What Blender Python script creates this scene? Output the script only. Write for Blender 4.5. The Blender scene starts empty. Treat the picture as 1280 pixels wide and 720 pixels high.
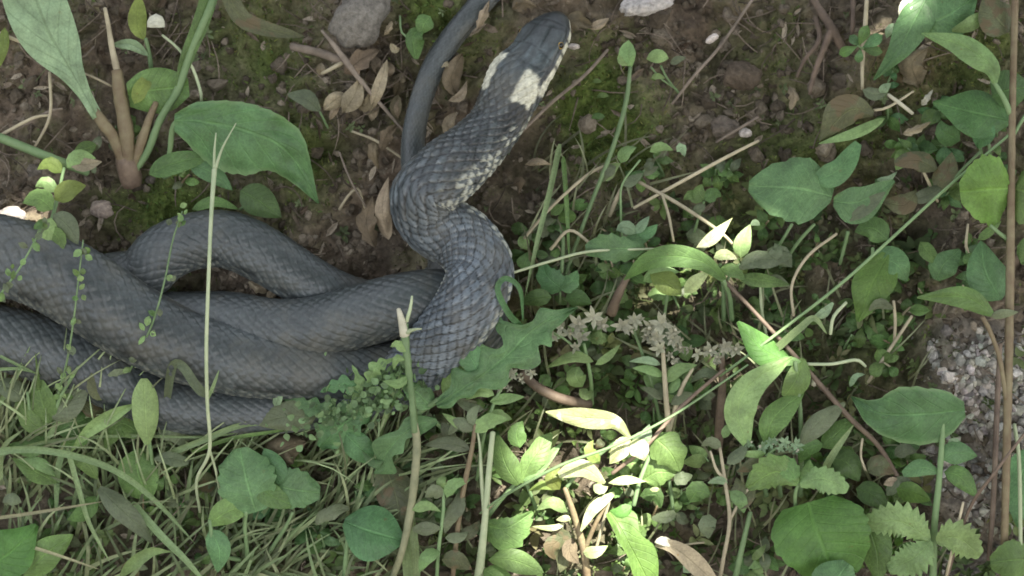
import bpy, math, random
import numpy as np
from mathutils import Vector
random.seed(7); RS = np.random.RandomState(11)
SC = bpy.context.scene
COL = SC.collection
# ---------------------------------------------------------------- camera, sky, sun, exposure
S = 0.4 / 1280.0                      # metres per photo pixel on the bank
D = 1.2
PITCH = math.radians(30)
dv = np.array([0, math.cos(PITCH), -math.sin(PITCH)])
rv = np.array([1.0, 0, 0]); uv_ = np.array([0, math.sin(PITCH), math.cos(PITCH)])
CAM = -dv * D
F = D / S
cd = bpy.data.cameras.new('camera'); cam = bpy.data.objects.new('camera', cd); COL.objects.link(cam)
cam.location = CAM; cam.rotation_euler = (math.radians(60), 0, 0)
cd.sensor_width = 36; cd.lens = 36 * F / 1280; cd.clip_start = 0.05; cd.clip_end = 500
cd.dof.use_dof = True; cd.dof.focus_distance = 1.165; cd.dof.aperture_fstop = 16.0
SC.camera = cam
SUN = np.array([0.30, -0.42, 0.86]); SUN /= np.linalg.norm(SUN)
w = bpy.data.worlds.new('World'); SC.world = w; w.use_nodes = True
nt = w.node_tree; bg = nt.nodes['Background']
sky = nt.nodes.new('ShaderNodeTexSky'); sky.sky_type = 'NISHITA'; sky.sun_disc = False
sky.sun_elevation = math.asin(SUN[2]); sky.sun_rotation = math.atan2(SUN[0], SUN[1])
sky.dust_density = 4.0; sky.air_density = 0.8; sky.ozone_density = 0.6
hz = nt.nodes.new('ShaderNodeHueSaturation'); hz.inputs['Saturation'].default_value = 0.30   # a milky, hazy sky
nt.links.new(sky.outputs[0], hz.inputs['Color']); nt.links.new(hz.outputs[0], bg.inputs[0]); bg.inputs[1].default_value = 0.13
sl = bpy.data.lights.new('sun', 'SUN'); so = bpy.data.objects.new('sun', sl); COL.objects.link(so)
sl.energy = 5.0; sl.angle = math.radians(0.45); sl.color = (1.0, 0.95, 0.84)
so.rotation_euler = Vector(SUN).to_track_quat('Z', 'Y').to_euler(); so.location = (0.6, -1, 3)
SC.view_settings.view_transform = 'Standard'; SC.view_settings.look = 'None'
SC.view_settings.gamma = 1.0; SC.view_settings.exposure = 2.15
SC.cycles.pixel_filter_type = 'BLACKMAN_HARRIS'; SC.cycles.filter_width = 1.7
SC.cycles.max_bounces = 6; SC.cycles.use_denoising = True

# ---------------------------------------------------------------- bank space
TILT = math.radians(55)
vB = np.array([0, math.cos(TILT), math.sin(TILT)]); nB = np.array([0, -math.sin(TILT), math.cos(TILT)])
def P(a):
    """rows (px, py, h): photo pixel and height above the bank plane in pixels -> world metres"""
    a = np.asarray(a, float); one = a.ndim == 1; a = np.atleast_2d(a)
    ray = dv[None] + np.outer((a[:, 0] - 640) / F, rv) - np.outer((a[:, 1] - 360) / F, uv_)
    t = (a[:, 2] * S - nB @ CAM) / (ray @ nB)
    r = CAM[None] + ray * t[:, None]
    return r[0] if one else r
def fract(x): return x - np.floor(x)
def hsh(i, j, s): return fract(np.sin(i * 127.1 + j * 311.7 + s * 74.7) * 43758.5453)
def vn(x, y, s=0):
    i = np.floor(x); j = np.floor(y); f = x - i; g = y - j
    f = f * f * (3 - 2 * f); g = g * g * (3 - 2 * g)
    return (hsh(i, j, s) * (1 - f) + hsh(i + 1, j, s) * f) * (1 - g) + (hsh(i, j + 1, s) * (1 - f) + hsh(i + 1, j + 1, s) * f) * g
def fbm(x, y, s=0, o=4):
    r = 0; a = .5
    for k in range(o):
        r = r + a * vn(x, y, s + k * 3); x = x * 2.03 + 7.1; y = y * 2.03 + 3.3; a *= .5
    return r
def sst(a, b, x):
    t = np.clip((x - a) / (b - a), 0, 1); return t * t * (3 - 2 * t)

# ---------------------------------------------------------------- object helpers
def mesh(name, v, f, uv=None, col=None, smooth=True):
    v = np.asarray(v, np.float32); me = bpy.data.meshes.new(name)
    f = np.asarray(f, np.int32)
    nf, k = f.shape
    me.vertices.add(len(v)); me.vertices.foreach_set('co', v.ravel())
    me.loops.add(nf * k); me.loops.foreach_set('vertex_index', f.ravel())
    me.polygons.add(nf); me.polygons.foreach_set('loop_start', np.arange(0, nf * k, k, dtype=np.int32))
    me.polygons.foreach_set('loop_total', np.full(nf, k, np.int32))
    me.polygons.foreach_set('use_smooth', np.full(nf, smooth))
    if uv is not None:
        l = me.uv_layers.new(name='UVMap'); l.data.foreach_set('uv', np.asarray(uv, np.float32)[f.ravel()].ravel())
    if col is not None:
        c = me.color_attributes.new('Col', 'FLOAT_COLOR', 'POINT')
        cc = np.ones((len(v), 4), np.float32); cc[:, :3] = col; c.data.foreach_set('color', cc.ravel())
    me.update(); me.validate(); return me
def obj(name, me, mat, parent=None):
    o = bpy.data.objects.new(name, me); COL.objects.link(o)
    me.materials.append(mat)
    if parent is not None: o.parent = parent
    return o
def tag(o, label=None, cat=None, group=None, kind=None):
    if label: o['label'] = label
    if cat: o['category'] = cat
    if group: o['group'] = group
    if kind: o['kind'] = kind
    return o
def thing(name, label, cat, base, group=None):
    o = bpy.data.objects.new(name, None); COL.objects.link(o); o.location = P(base); o.empty_display_size = .01
    return tag(o, label, cat, group)
def rel(v, parent): return v - np.array(parent.location)[None] if parent is not None else v
def smooth_pts(p, n):
    p = np.asarray(p, float)
    if len(p) == 2:
        t = np.linspace(0, 1, n)[:, None]; return p[0] * (1 - t) + p[1] * t
    q = np.vstack([2 * p[0] - p[1], p, 2 * p[-1] - p[-2]])
    d = np.linalg.norm(np.diff(p[:, :3], axis=0), axis=1); d = np.maximum(d, 1e-3); s = np.concatenate([[0], np.cumsum(d)])
    u = np.linspace(0, s[-1], n); out = []
    k = np.clip(np.searchsorted(s, u, side='right') - 1, 0, len(p) - 2)
    t = ((u - s[k]) / d[k])[:, None]
    a, b, c, e = q[k], q[k + 1], q[k + 2], q[k + 3]
    return .5 * ((2 * b) + (c - a) * t + (2 * a - 5 * b + 4 * c - e) * t ** 2 + (3 * b - a - 3 * c + e) * t ** 3)
def grid_faces(r, c, wrap=False):
    i = np.arange(r - 1)[:, None]; cc = c if wrap else c - 1
    j = np.arange(cc)[None]; j2 = (j + 1) % c
    return np.stack([i * c + j + 0 * j2, i * c + j2, (i + 1) * c + j2, (i + 1) * c + j + 0 * j2], -1).reshape(-1, 4)
def frames(c, ref=nB):
    t = np.gradient(c, axis=0); t /= np.linalg.norm(t, axis=1)[:, None] + 1e-12
    d = ref[None] - (t @ ref)[:, None] * t
    d /= np.linalg.norm(d, axis=1)[:, None] + 1e-9
    s = np.cross(t, d); return t, d, s
def tube_vf(pts, sides=8, step=6., rough=0.):
    p = np.asarray(pts, float)
    ln = np.linalg.norm(np.diff(p[:, :3], axis=0), axis=1).sum()
    n = int(max(4, min(90, ln / step)))
    q = smooth_pts(p, n); c = P(q[:, :3]); r = np.maximum(q[:, 3], .25) * S
    if rough: r = r * (1 + rough * (RS.rand(n) - .5))
    t, d, s = frames(c); a = np.linspace(0, 2 * np.pi, sides, endpoint=False)
    v = c[:, None] + r[:, None, None] * (np.cos(a)[None, :, None] * d[:, None] + np.sin(a)[None, :, None] * s[:, None])
    v = v.reshape(-1, 3); f = grid_faces(n, sides, True)
    v = np.vstack([v, c[:1] - t[:1] * r[0] * .5, c[-1:] + t[-1:] * r[-1] * .5]); m = len(v)
    j = np.arange(sides); j2 = (j + 1) % sides
    f = np.vstack([f, np.stack([j2, j, np.full(sides, m - 2), np.full(sides, m - 2)], 1)[:, [0, 1, 2, 2]],
                   np.stack([(n - 1) * sides + j, (n - 1) * sides + j2, np.full(sides, m - 1), np.full(sides, m - 1)], 1)])
    return v, f
def split_tri(v, f):
    """quads whose last two indices repeat -> keep everything as triangles"""
    a = f[:, [0, 1, 2]]; b = f[:, [0, 2, 3]]; b = b[b[:, 1] != b[:, 2]]
    return v, np.vstack([a, b])
def tube(name, pts, mat, parent=None, sides=8, step=6., rough=0., label=None, cat=None, group=None, kind=None):
    v, f = split_tri(*tube_vf(pts, sides, step, rough))
    return tag(obj(name, mesh(name, rel(v, parent), f), mat, parent), label, cat, group, kind)
class Bag:
    def __init__(s): s.v = []; s.f = []; s.u = []; s.c = []; s.n = 0
    def add(s, v, f, u=None, c=None):
        s.v.append(v); s.f.append(f + s.n); s.n += len(v)
        if u is not None: s.u.append(u)
        if c is not None: s.c.append(c)
    def make(s, name, mat, parent=None, smooth=True, **k):
        v = np.vstack(s.v)
        return tag(obj(name, mesh(name, rel(v, parent), np.vstack(s.f), np.vstack(s.u) if s.u else None,
                                  np.vstack(s.c) if s.c else None, smooth), mat, parent), **k)

# ---------------------------------------------------------------- materials
def newmat(name):
    m = bpy.data.materials.new(name); m.use_nodes = True
    nt = m.node_tree; nt.nodes.clear()
    def N(t, **k):
        n = nt.nodes.new('ShaderNode' + t)
        for a, b in k.items():
            if a[0] == 'i' and a[1:].isdigit(): n.inputs[int(a[1:])].default_value = b
            else: setattr(n, a, b)
        return n
    def Lk(a, ao, b, bi): nt.links.new(a.outputs[ao], b.inputs[bi])
    return m, N, Lk
def math_(N, Lk, op, a, b=None, v=None, clamp=False):
    n = N('Math', operation=op, use_clamp=clamp); Lk(a[0], a[1], n, 0)
    if b is not None: Lk(b[0], b[1], n, 1)
    elif v is not None: n.inputs[1].default_value = v
    return (n, 0)
def leafmat(name, base, vein=1.5, nveins=9, trans=.28, rough=.5, blotch=.35, spot=None, edge=None, scale=110., spec=.35):
    m, N, Lk = newmat(name)
    uv = N('UVMap', uv_map='UVMap'); sp = N('SeparateXYZ'); Lk(uv, 0, sp, 0)
    M = lambda *a, **k: math_(N, Lk, *a, **k)
    au = M('ABSOLUTE', M('MULTIPLY', M('SUBTRACT', (sp, 0), v=.5), v=2.))
    mid = N('MapRange', interpolation_type='SMOOTHSTEP', i1=.07, i2=.02); Lk(au[0], 0, mid, 0)
    fr = M('PINGPONG', M('SUBTRACT', M('MULTIPLY', (sp, 1), v=float(nveins)), M('MULTIPLY', au, v=2.2)), v=.5)
    lat = N('MapRange', interpolation_type='SMOOTHSTEP', i1=.09, i2=.01); Lk(fr[0], 0, lat, 0)
    oi = N('ObjectInfo'); tc = N('TexCoord')
    latf = M('MULTIPLY', (lat, 0), v=.55)
    vm = M('MAXIMUM', (mid, 0), latf)
    n1 = N('TexNoise', i2=scale, i3=4., i4=.6); Lk(tc, 3, n1, 0)
    n2 = N('TexNoise', i2=scale * 9, i3=3., i4=.6); Lk(tc, 3, n2, 0)
    val = N('MapRange', i1=.25, i2=.75, i3=1 - blotch, i4=1 + blotch); Lk(n1, 0, val, 0)
    vr = N('MapRange', i3=.78, i4=1.2); Lk(oi, 'Random', vr, 0)
    v2 = N('MapRange', i1=.3, i2=.7, i3=.86, i4=1.14); Lk(n2, 0, v2, 0)
    tot = M('MULTIPLY', M('MULTIPLY', (val, 0), (vr, 0)), (v2, 0))
    hs = N('HueSaturation'); hs.inputs['Color'].default_value = (*base, 1); Lk(tot[0], 0, hs, 'Value')
    hr = N('MapRange', i3=.485, i4=.515); r2 = M('FRACT', M('MULTIPLY', (oi, 'Random'), v=17.3)); Lk(r2[0], 0, hr, 0); Lk(hr, 0, hs, 'Hue')
    mx = N('MixRGB', i0=.0); Lk(hs, 0, mx, 1)
    vc = N('MixRGB', blend_type='MULTIPLY', i0=1.); Lk(hs, 0, vc, 1); vc.inputs[2].default_value = (vein, vein, vein * .95, 1)
    Lk(vc, 0, mx, 2); Lk(M('MULTIPLY', vm, v=.85)[0], 0, mx, 0)
    vo = N('TexVoronoi', feature='DISTANCE_TO_EDGE', i2=scale * 4.5); Lk(tc, 3, vo, 0); vl = N('MapRange', interpolation_type='SMOOTHSTEP', i1=.0, i2=.09, i3=.4, i4=0); Lk(vo, 0, vl, 0)
    vx_ = N('MixRGB'); Lk(vl, 0, vx_, 0); Lk(mx, 0, vx_, 1); Lk(vc, 0, vx_, 2)
    last = vx_
    if edge:
        em = N('MapRange', interpolation_type='SMOOTHSTEP', i1=.8, i2=1.0, i3=0, i4=.8); Lk(au[0], 0, em, 0)
        e = N('MixRGB'); Lk(em, 0, e, 0); Lk(last, 0, e, 1); e.inputs[2].default_value = (*edge, 1); last = e
    n4 = N('TexNoise', i2=scale * 3.1, i3=4., i4=.7); Lk(tc, 3, n4, 0); bl = N('MapRange', interpolation_type='SMOOTHSTEP', i1=.66, i2=.74, i3=0, i4=.6); Lk(n4, 0, bl, 0)
    e = N('MixRGB'); Lk(bl, 0, e, 0); Lk(last, 0, e, 1); e.inputs[2].default_value = (base[0] * .6 + .06, base[0] * .3 + .05, .03, 1); last = e
    if spot:
        sm = N('MapRange', interpolation_type='SMOOTHSTEP', i1=spot[3], i2=spot[3] + .08); n3 = N('TexNoise', i2=scale * 1.3, i3=3.); Lk(tc, 3, n3, 0); Lk(n3, 0, sm, 0)
        e = N('MixRGB'); Lk(sm, 0, e, 0); Lk(last, 0, e, 1); e.inputs[2].default_value = (*spot[:3], 1); last = e
    bs = N('BsdfPrincipled'); Lk(last, 0, bs, 'Base Color'); bs.inputs['Specular IOR Level'].default_value = spec
    rr = N('MapRange', i3=rough - .1, i4=rough + .15); Lk(n1, 0, rr, 0); Lk(rr, 0, bs, 'Roughness')
    h = M('ADD', M('MULTIPLY', vm, v=-1.), M('MULTIPLY', (n1, 0), v=.9))
    bp = N('Bump', i0=.55); bp.inputs['Distance'].default_value = .0006; Lk(h[0], 0, bp, 'Height'); Lk(bp, 0, bs, 'Normal')
    tr = N('BsdfTranslucent'); tcx = N('MixRGB', blend_type='MULTIPLY', i0=1.); Lk(last, 0, tcx, 1); tcx.inputs[2].default_value = (1.25, 1.35, .7, 1)
    Lk(tcx, 0, tr, 0); Lk(bp, 0, tr, 'Normal')
    ms = N('MixShader', i0=trans); Lk(bs, 0, ms, 1); Lk(tr, 0, ms, 2)
    out = N('OutputMaterial'); Lk(ms, 0, out, 0); return m
def stemmat(name, c1, c2, scale=150., rough=.6):
    m, N, Lk = newmat(name)
    tc = N('TexCoord'); n = N('TexNoise', i2=scale, i3=5., i4=.65); Lk(tc, 3, n, 0)
    oi = N('ObjectInfo'); mr = N('MapRange', i1=.3, i2=.7); Lk(n, 0, mr, 0)
    mx = N('MixRGB'); Lk(mr, 0, mx, 0); mx.inputs[1].default_value = (*c1, 1); mx.inputs[2].default_value = (*c2, 1)
    vr = N('MapRange', i3=.8, i4=1.2); Lk(oi, 'Random', vr, 0)
    hs = N('HueSaturation'); Lk(mx, 0, hs, 'Color'); Lk(vr, 0, hs, 'Value')
    bs = N('BsdfPrincipled'); Lk(hs, 0, bs, 'Base Color'); bs.inputs['Roughness'].default_value = rough
    bs.inputs['Specular IOR Level'].default_value = .3
    n2 = N('TexNoise', i2=scale * 6, i3=3.); Lk(tc, 3, n2, 0)
    bp = N('Bump', i0=.5); bp.inputs['Distance'].default_value = .0004; Lk(n2, 0, bp, 'Height'); Lk(bp, 0, bs, 'Normal')
    out = N('OutputMaterial'); Lk(bs, 0, out, 0); return m
def colmat(name, rough=.95, var=.35, scale=500., bump=.6, dist=.0008, spec=.2, trans=0.):
    m, N, Lk = newmat(name)
    at = N('VertexColor', layer_name='Col'); tc = N('TexCoord')
    n = N('TexNoise', i2=scale, i3=6., i4=.7); Lk(tc, 3, n, 0)
    mr = N('MapRange', i1=.28, i2=.72, i3=1 - var, i4=1 + var); Lk(n, 0, mr, 0)
    hs = N('HueSaturation'); Lk(at, 0, hs, 'Color'); Lk(mr, 0, hs, 'Value')
    bs = N('BsdfPrincipled'); Lk(hs, 0, bs, 'Base Color'); bs.inputs['Roughness'].default_value = rough
    bs.inputs['Specular IOR Level'].default_value = spec
    bp = N('Bump', i0=bump); bp.inputs['Distance'].default_value = dist; Lk(n, 0, bp, 'Height'); Lk(bp, 0, bs, 'Normal')
    out = N('OutputMaterial')
    if trans:
        tr = N('BsdfTranslucent'); Lk(hs, 0, tr, 0); ms = N('MixShader', i0=trans); Lk(bs, 0, ms, 1); Lk(tr, 0, ms, 2); Lk(ms, 0, out, 0)
    else: Lk(bs, 0, out, 0)
    return m
G = {
 'blue':  leafmat('leaf_blue_green', (.092, .185, .078), trans=.25),
 'big':   leafmat('leaf_broad_green', (.088, .185, .074), vein=1.4, nveins=7, trans=.25, edge=(.16, .26, .12)),
 'mid':   leafmat('leaf_mid_green', (.110, .190, .060)),
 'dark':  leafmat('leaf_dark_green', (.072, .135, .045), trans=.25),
 'lite':  leafmat('leaf_light_green', (.19, .29, .115), vein=1.25),
 'pale':  leafmat('leaf_pale_green', (.22, .32, .19), vein=.72, nveins=6, trans=.25),
 'yel':   leafmat('leaf_yellow_green', (.20, .26, .07), vein=1.2, trans=.4),
 'bright': leafmat('leaf_sunlit_pale', (.42, .48, .24), vein=.85, trans=.3, spot=(.55, .56, .38, .55)),  # sunlit brightness put into the leaf colour
 'star': leafmat('seed_head_cream', (.31, .31, .23), vein=.85, trans=.2, blotch=.35),
 'vivid': leafmat('leaf_vivid_green', (.115, .23, .055), vein=1.3, nveins=8, trans=.32),
 'grey':  leafmat('leaf_grey_green', (.13, .16, .095), vein=1.2),
 'brown': leafmat('leaf_green_turning_brown', (.105, .115, .06), spot=(.135, .108, .06, .52)),
 'dry':   leafmat('dead_leaf_tan', (.28, .235, .16), vein=.75, trans=.1, rough=.8, blotch=.45),
 'dryd':  leafmat('dead_leaf_brown', (.135, .108, .07), vein=.7, trans=.08, rough=.85, blotch=.5),
 'wht':   leafmat('petal_pale', (.55, .55, .45), vein=.95, trans=.2, blotch=.15),
 'grass': leafmat('grass_blade_green', (.21, .29, .14), vein=1.3, nveins=0, blotch=.2),
 'straw': leafmat('grass_blade_straw', (.32, .31, .19), vein=1.1, nveins=0, blotch=.2),
}
ST = {
 'green': stemmat('stem_green', (.11, .18, .08), (.17, .25, .12)),
 'pale': stemmat('stem_pale', (.26, .32, .19), (.38, .42, .27)),
 'straw': stemmat('stem_straw', (.25, .22, .15), (.40, .36, .25)),
 'brown': stemmat('stem_brown', (.085, .06, .045), (.19, .145, .105)),
 'red': stemmat('stem_reddish', (.115, .08, .05), (.19, .165, .095)),
 'pith': stemmat('stem_dull_tan', (.12, .13, .075), (.23, .23, .14)),
 'twig': stemmat('twig_bark', (.09, .075, .06), (.24, .20, .16), rough=.9),
 'root': stemmat('root_bark', (.07, .055, .045), (.17, .13, .10), rough=.95),
 'bud': stemmat('bud_cream', (.32, .31, .23), (.48, .46, .36)),
}
MAT_GROUND = colmat('bank_soil', var=.45, scale=420., bump=1.0, dist=.0022)
MAT_MOSS = colmat('moss_green', var=.25, scale=200., trans=.25)
MAT_CRUMB = colmat('soil_and_stone', var=.45, scale=600., bump=1., dist=.0014)
MAT_LEAFY = colmat('small_leaf_green', var=.3, scale=260., rough=.6, trans=.25, spec=.3)

# ---------------------------------------------------------------- leaf builder
def prof(kind, t):
    t = np.clip(t, 0, 1)
    if kind == 'ovate': return np.sin(np.pi * t ** .72) ** .85
    if kind == 'lance': return np.sin(np.pi * t ** .85) ** 1.15
    if kind == 'ell': return np.sin(np.pi * t) ** .75
    if kind == 'round': return np.sqrt(np.clip(1 - (2 * t - 1) ** 2, 0, 1))
    if kind == 'spat': return np.sin(np.pi * t ** 1.6) ** .7 * (t > 0)
    if kind == 'blade': return np.minimum(1, t * 12 + .5) * np.clip(1 - t ** 3.2, 0, 1) ** .8
    if kind == 'strap': return np.minimum(1, t * 6 + .3) * np.clip(1 - t ** 9, 0, 1)
def leaf_vf(mid, w=10, kind='ovate', wl=None, wr=None, roll=0., fold=.12, curl=.25, teeth=0, td=.12, wav=.10, n=None, m=4, lobes=None, sm=2):
    mid = np.asarray(mid, float)
    ln = np.linalg.norm(np.diff(mid[:, :2], axis=0), axis=1).sum()
    if n is None: n = int(np.clip(ln / 5, 7, 26))
    if teeth: n = max(n, int(teeth * 4) + 1)
    if lobes: n = max(n, 44)
    q = smooth_pts(mid, n); t = np.linspace(0, 1, n)
    tg = np.gradient(q[:, :2], axis=0); tg /= np.linalg.norm(tg, axis=1)[:, None] + 1e-9
    pr = np.stack([-tg[:, 1], tg[:, 0]], 1)          # picture-space side vector
    if wl is not None:
        a = np.interp(t, np.linspace(0, 1, len(wl)), wl); b = np.interp(t, np.linspace(0, 1, len(wr)), wr)
        k = np.array([.25, .5, .25])
        for _ in range(sm if not teeth else 1):
            a[1:-1] = np.convolve(a, k, 'same')[1:-1]; b[1:-1] = np.convolve(b, k, 'same')[1:-1]
    else:
        a = b = prof(kind, t) * w
    if teeth:
        ph = fract(t * teeth); saw = np.where(ph < .75, ph / .75, (1 - ph) / .25)
        fade = np.sin(np.pi * np.clip(t, .02, .98)) ** .3
        a = a * (1 - td * fade + 2 * td * saw * fade * .9); b = b * (1 - td * fade + 2 * td * saw * fade * .9)
    if lobes:
        nl, dep = lobes; ph = .5 + .5 * np.cos(2 * np.pi * (t * nl + .15)); ph2 = .5 + .5 * np.cos(2 * np.pi * (t * nl + .3))
        a = a * (1 - dep * (1 - ph ** .7)); b = b * (1 - dep * (1 - ph2 ** .7))
    us = np.linspace(-1, 1, 2 * m + 1)
    W = np.where(us[None] < 0, a[:, None], b[:, None])
    xy = q[:, None, :2] + pr[:, None] * (us[None] * W)[..., None]
    roll = roll + RS.uniform(-.45, .45); ww = max(a.max(), b.max())
    sd = RS.rand() * 50
    X = t[:, None] * max(1.5, ln / 30) + 0 * us[None]; Y = us[None] * max(1, ww / 18) + 0 * t[:, None]
    und = (vn(X * 1.6 + sd, Y * 1.3 + sd) - .5) * 2 * wav * ww + np.sin(X * 4 + sd) * wav * .35 * ww * us[None] ** 2
    h = q[:, 2][:, None] + W * (us[None] * roll + np.abs(us[None]) * fold - us[None] ** 2 * curl) + und
    pts = np.concatenate([xy, h[..., None]], -1).reshape(-1, 3)
    uv = np.stack([(us[None] * .5 + .5) + 0 * t[:, None], t[:, None] + 0 * us[None]], -1).reshape(-1, 2)
    return P(pts), grid_faces(n, 2 * m + 1), uv
def leaf(par, mid, mat='mid', name='leaf', label=None, cat=None, group=None, **k):
    v, f, uv = leaf_vf(mid, **k)
    return tag(obj(name, mesh(name, rel(v, par), f, uv), G[mat] if isinstance(mat, str) else mat, par), label, cat, group)
def blade(pts, w, label, mat='grass', group='long grass blades over the bank', kind='blade', name='grass_shoot', cat='grass blade', **k):
    o = leaf(None, pts, mat, name, label, cat, group, w=w, kind=kind, fold=.5, curl=0, wav=.05, m=2, n=int(np.clip(len(pts) * 10, 16, 40)), **k)
    return o
def plant(name, label, cat, base, stems=(), leaves=(), group=None):
    r = thing(name, label, cat, base, group)
    for s in stems:
        mt, pts = s[0], s[1]; tube(s[2] if len(s) > 2 else 'stem', pts, ST[mt], r, sides=7, rough=.12)
    for l in leaves:
        l = dict(l); mid = l.pop('mid'); mt = l.pop('mat', 'mid'); leaf(r, mid, mt, **l)
    return r
def Lf(*mid, **k): k['mid'] = list(mid); return k

# ---------------------------------------------------------------- snake path (px, py, h, radius)
SN = [(697, 18, 92, 8), (694, 25, 97, 20), (687, 39, 102, 30), (677, 57, 106, 33), (664, 77, 107, 37), (648, 98, 106, 42), (635, 124, 102, 39), (620, 155, 98, 38),
      (592, 188, 98, 45), (560, 216, 100, 50), (531, 244, 96, 47), (541, 278, 82, 42), (578, 300, 84, 41), (600, 335, 98, 41),
      (588, 378, 108, 41), (562, 415, 96, 40), (528, 452, 70, 38), (480, 484, 46, 33), (420, 502, 34, 30), (350, 512, 32, 30), (280, 514, 32, 31), (220, 508, 34, 33),
      (160, 484, 36, 37), (100, 455, 38, 40), (30, 430, 40, 41), (-50, 412, 44, 42), (-120, 385, 52, 44), (-135, 340, 62, 46), (-90, 312, 76, 48), (-20, 314, 84, 49),
      (50, 334, 86, 50), (110, 366, 84, 50), (165, 402, 78, 48), (230, 433, 68, 45), (300, 452, 58, 42), (380, 463, 50, 39), (460, 466, 42, 37), (540, 452, 36, 36), (590, 425, 36, 36),
      (596, 392, 42, 36), (555, 376, 56, 38), (505, 380, 64, 39), (455, 393, 64, 39), (400, 408, 56, 38), (345, 412, 46, 38), (285, 402, 36, 37), (225, 400, 26, 36), (165, 400, 16, 35),
      (130, 385, 12, 34), (135, 352, 16, 34), (175, 345, 24, 35), (204, 318, 32, 36), (240, 302, 34, 36), (285, 300, 34, 36), (335, 322, 34, 35), (385, 352, 30, 33), (440, 376, 22, 31),
      (500, 380, 16, 28), (555, 345, 18, 24), (548, 290, 24, 20), (522, 235, 28, 16), (516, 190, 30, 14.5), (521, 145, 32, 14), (537, 95, 34, 14), (564, 48, 36, 14.5), (600, 5, 34, 15), (640, -40, 28, 14), (670, -90, 22, 9), (680, -130, 18, 3)]
SNP = smooth_pts(SN, 900)
SN_HID = None
def near_snake(x, y):
    d = np.hypot(SNP[:, 0] - x, SNP[:, 1] - y) - SNP[:, 3]
    return d.min()

# ---------------------------------------------------------------- the bank (one sheet)
def pix_of(X):
    r = X - CAM[None]; z = r @ dv
    return 640 + F * (r @ rv) / z, 360 - F * (r @ uv_) / z
def blob(x, y, cx, cy, rx, ry): return np.exp(-(((x - cx) / rx) ** 2 + ((y - cy) / ry) ** 2))
def mossm(x, y):
    m = (blob(x, y, 540, 15, 50, 40) + 1.5 * blob(x, y, 750, 140, 60, 75) + blob(x, y, 800, 190, 50, 50) * .7 + 1.5 * blob(x, y, 215, 260, 80, 40) + .7 * blob(x, y, 300, 40, 60, 50) + blob(x, y, 340, 90, 55, 60) * .6
         + blob(x, y, 380, 200, 50, 60) * .8 + blob(x, y, 590, 60, 40, 45) * .6 + blob(x, y, 1020, 180, 80, 50) * 1.0 + blob(x, y, 970, 50, 50, 50) * .6 + blob(x, y, 1230, 60, 60, 80) * .9 + blob(x, y, 930, 250, 70, 50) * .6
         + blob(x, y, 1130, 100, 60, 60) * .7 + blob(x, y, 1100, 430, 120, 70) * .5 + blob(x, y, 740, 340, 100, 70) * .8)
    return np.clip(m * (.35 + 1.1 * fbm(x / 42., y / 42., 5)), 0, 1)
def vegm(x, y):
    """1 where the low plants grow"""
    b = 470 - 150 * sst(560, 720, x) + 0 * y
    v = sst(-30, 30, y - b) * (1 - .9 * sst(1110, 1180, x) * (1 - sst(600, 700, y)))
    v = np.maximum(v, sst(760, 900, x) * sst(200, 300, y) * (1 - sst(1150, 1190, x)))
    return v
def relief(x, y, fine=True):
    g = (fbm(x / 190., y / 190., 1, 3) - .5) * 56 + (fbm(x / 60., y / 60., 2, 3) - .5) * 62
    rg = np.abs(fbm(x / 34., y / 34., 9, 3) - .5) * 2
    g = g + (rg - .25) * 36
    if fine: g = g + (fbm(x / 13., y / 13., 3, 4) - .5) * 13 + (fbm(x / 4.5, y / 4.5, 4, 3) - .5) * 5
    g = g - 6 - 26 * vegm(x, y)
    g = g + 34 * blob(x, y, 640, 40, 70, 60) + 20 * blob(x, y, 460, 20, 50, 40) + 14 * blob(x, y, 370, 120, 60, 60)
    g = g - 30 * blob(x, y, 670, 200, 35, 70) - 18 * blob(x, y, 980, 110, 60, 60)
    g = g + 9 * mossm(x, y)
    return g
def axis_pts(lo, hi, step, far, k=1.28):
    c = list(np.arange(lo, hi + step / 2, step)); a = []; s = step; p = c[-1]
    while p < far: s *= k; p += s; a.append(p)
    b = []; s = step; p = c[0]
    while p > -far: s *= k; p -= s; b.append(p)
    return np.array(b[::-1] + c + a)
us = axis_pts(-.24, .24, .00085, 40); vs = axis_pts(-.145, .145, .00085, 40)
ang = np.where(vs > .45, np.radians(55 - 48 * sst(.45, 1.3, vs)), np.where(vs < -.25, np.radians(55 - 54 * sst(-.25, -.75, vs)), TILT))
i0 = np.argmin(np.abs(vs)); dvv = np.diff(vs); am = (ang[1:] + ang[:-1]) / 2
yy = np.concatenate([[0], np.cumsum(np.cos(am) * dvv)]); zz = np.concatenate([[0], np.cumsum(np.sin(am) * dvv)])
yy -= yy[i0]; zz -= zz[i0]; yy += vs[i0] * math.cos(TILT); zz += vs[i0] * math.sin(TILT)
U, V = np.meshgrid(us, vs); n_ = np.stack([0 * ang, -np.sin(ang), np.cos(ang)], 1)
X = np.stack([U, yy[:, None] + 0 * U, zz[:, None] + 0 * U], -1).reshape(-1, 3)
pxl = 640 + U.ravel() / S; pyl = 360 - V.ravel() / S
x0, y0 = pix_of(X); inn = (np.abs(U.ravel()) < .5) & (np.abs(V.ravel()) < .4)
px = np.where(inn, x0, pxl); py = np.where(inn, y0, pyl)
g = relief(px, py)
gx, gy = px, py
X = X + np.repeat(n_, len(us), axis=0) * (g * S)[:, None]
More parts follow.
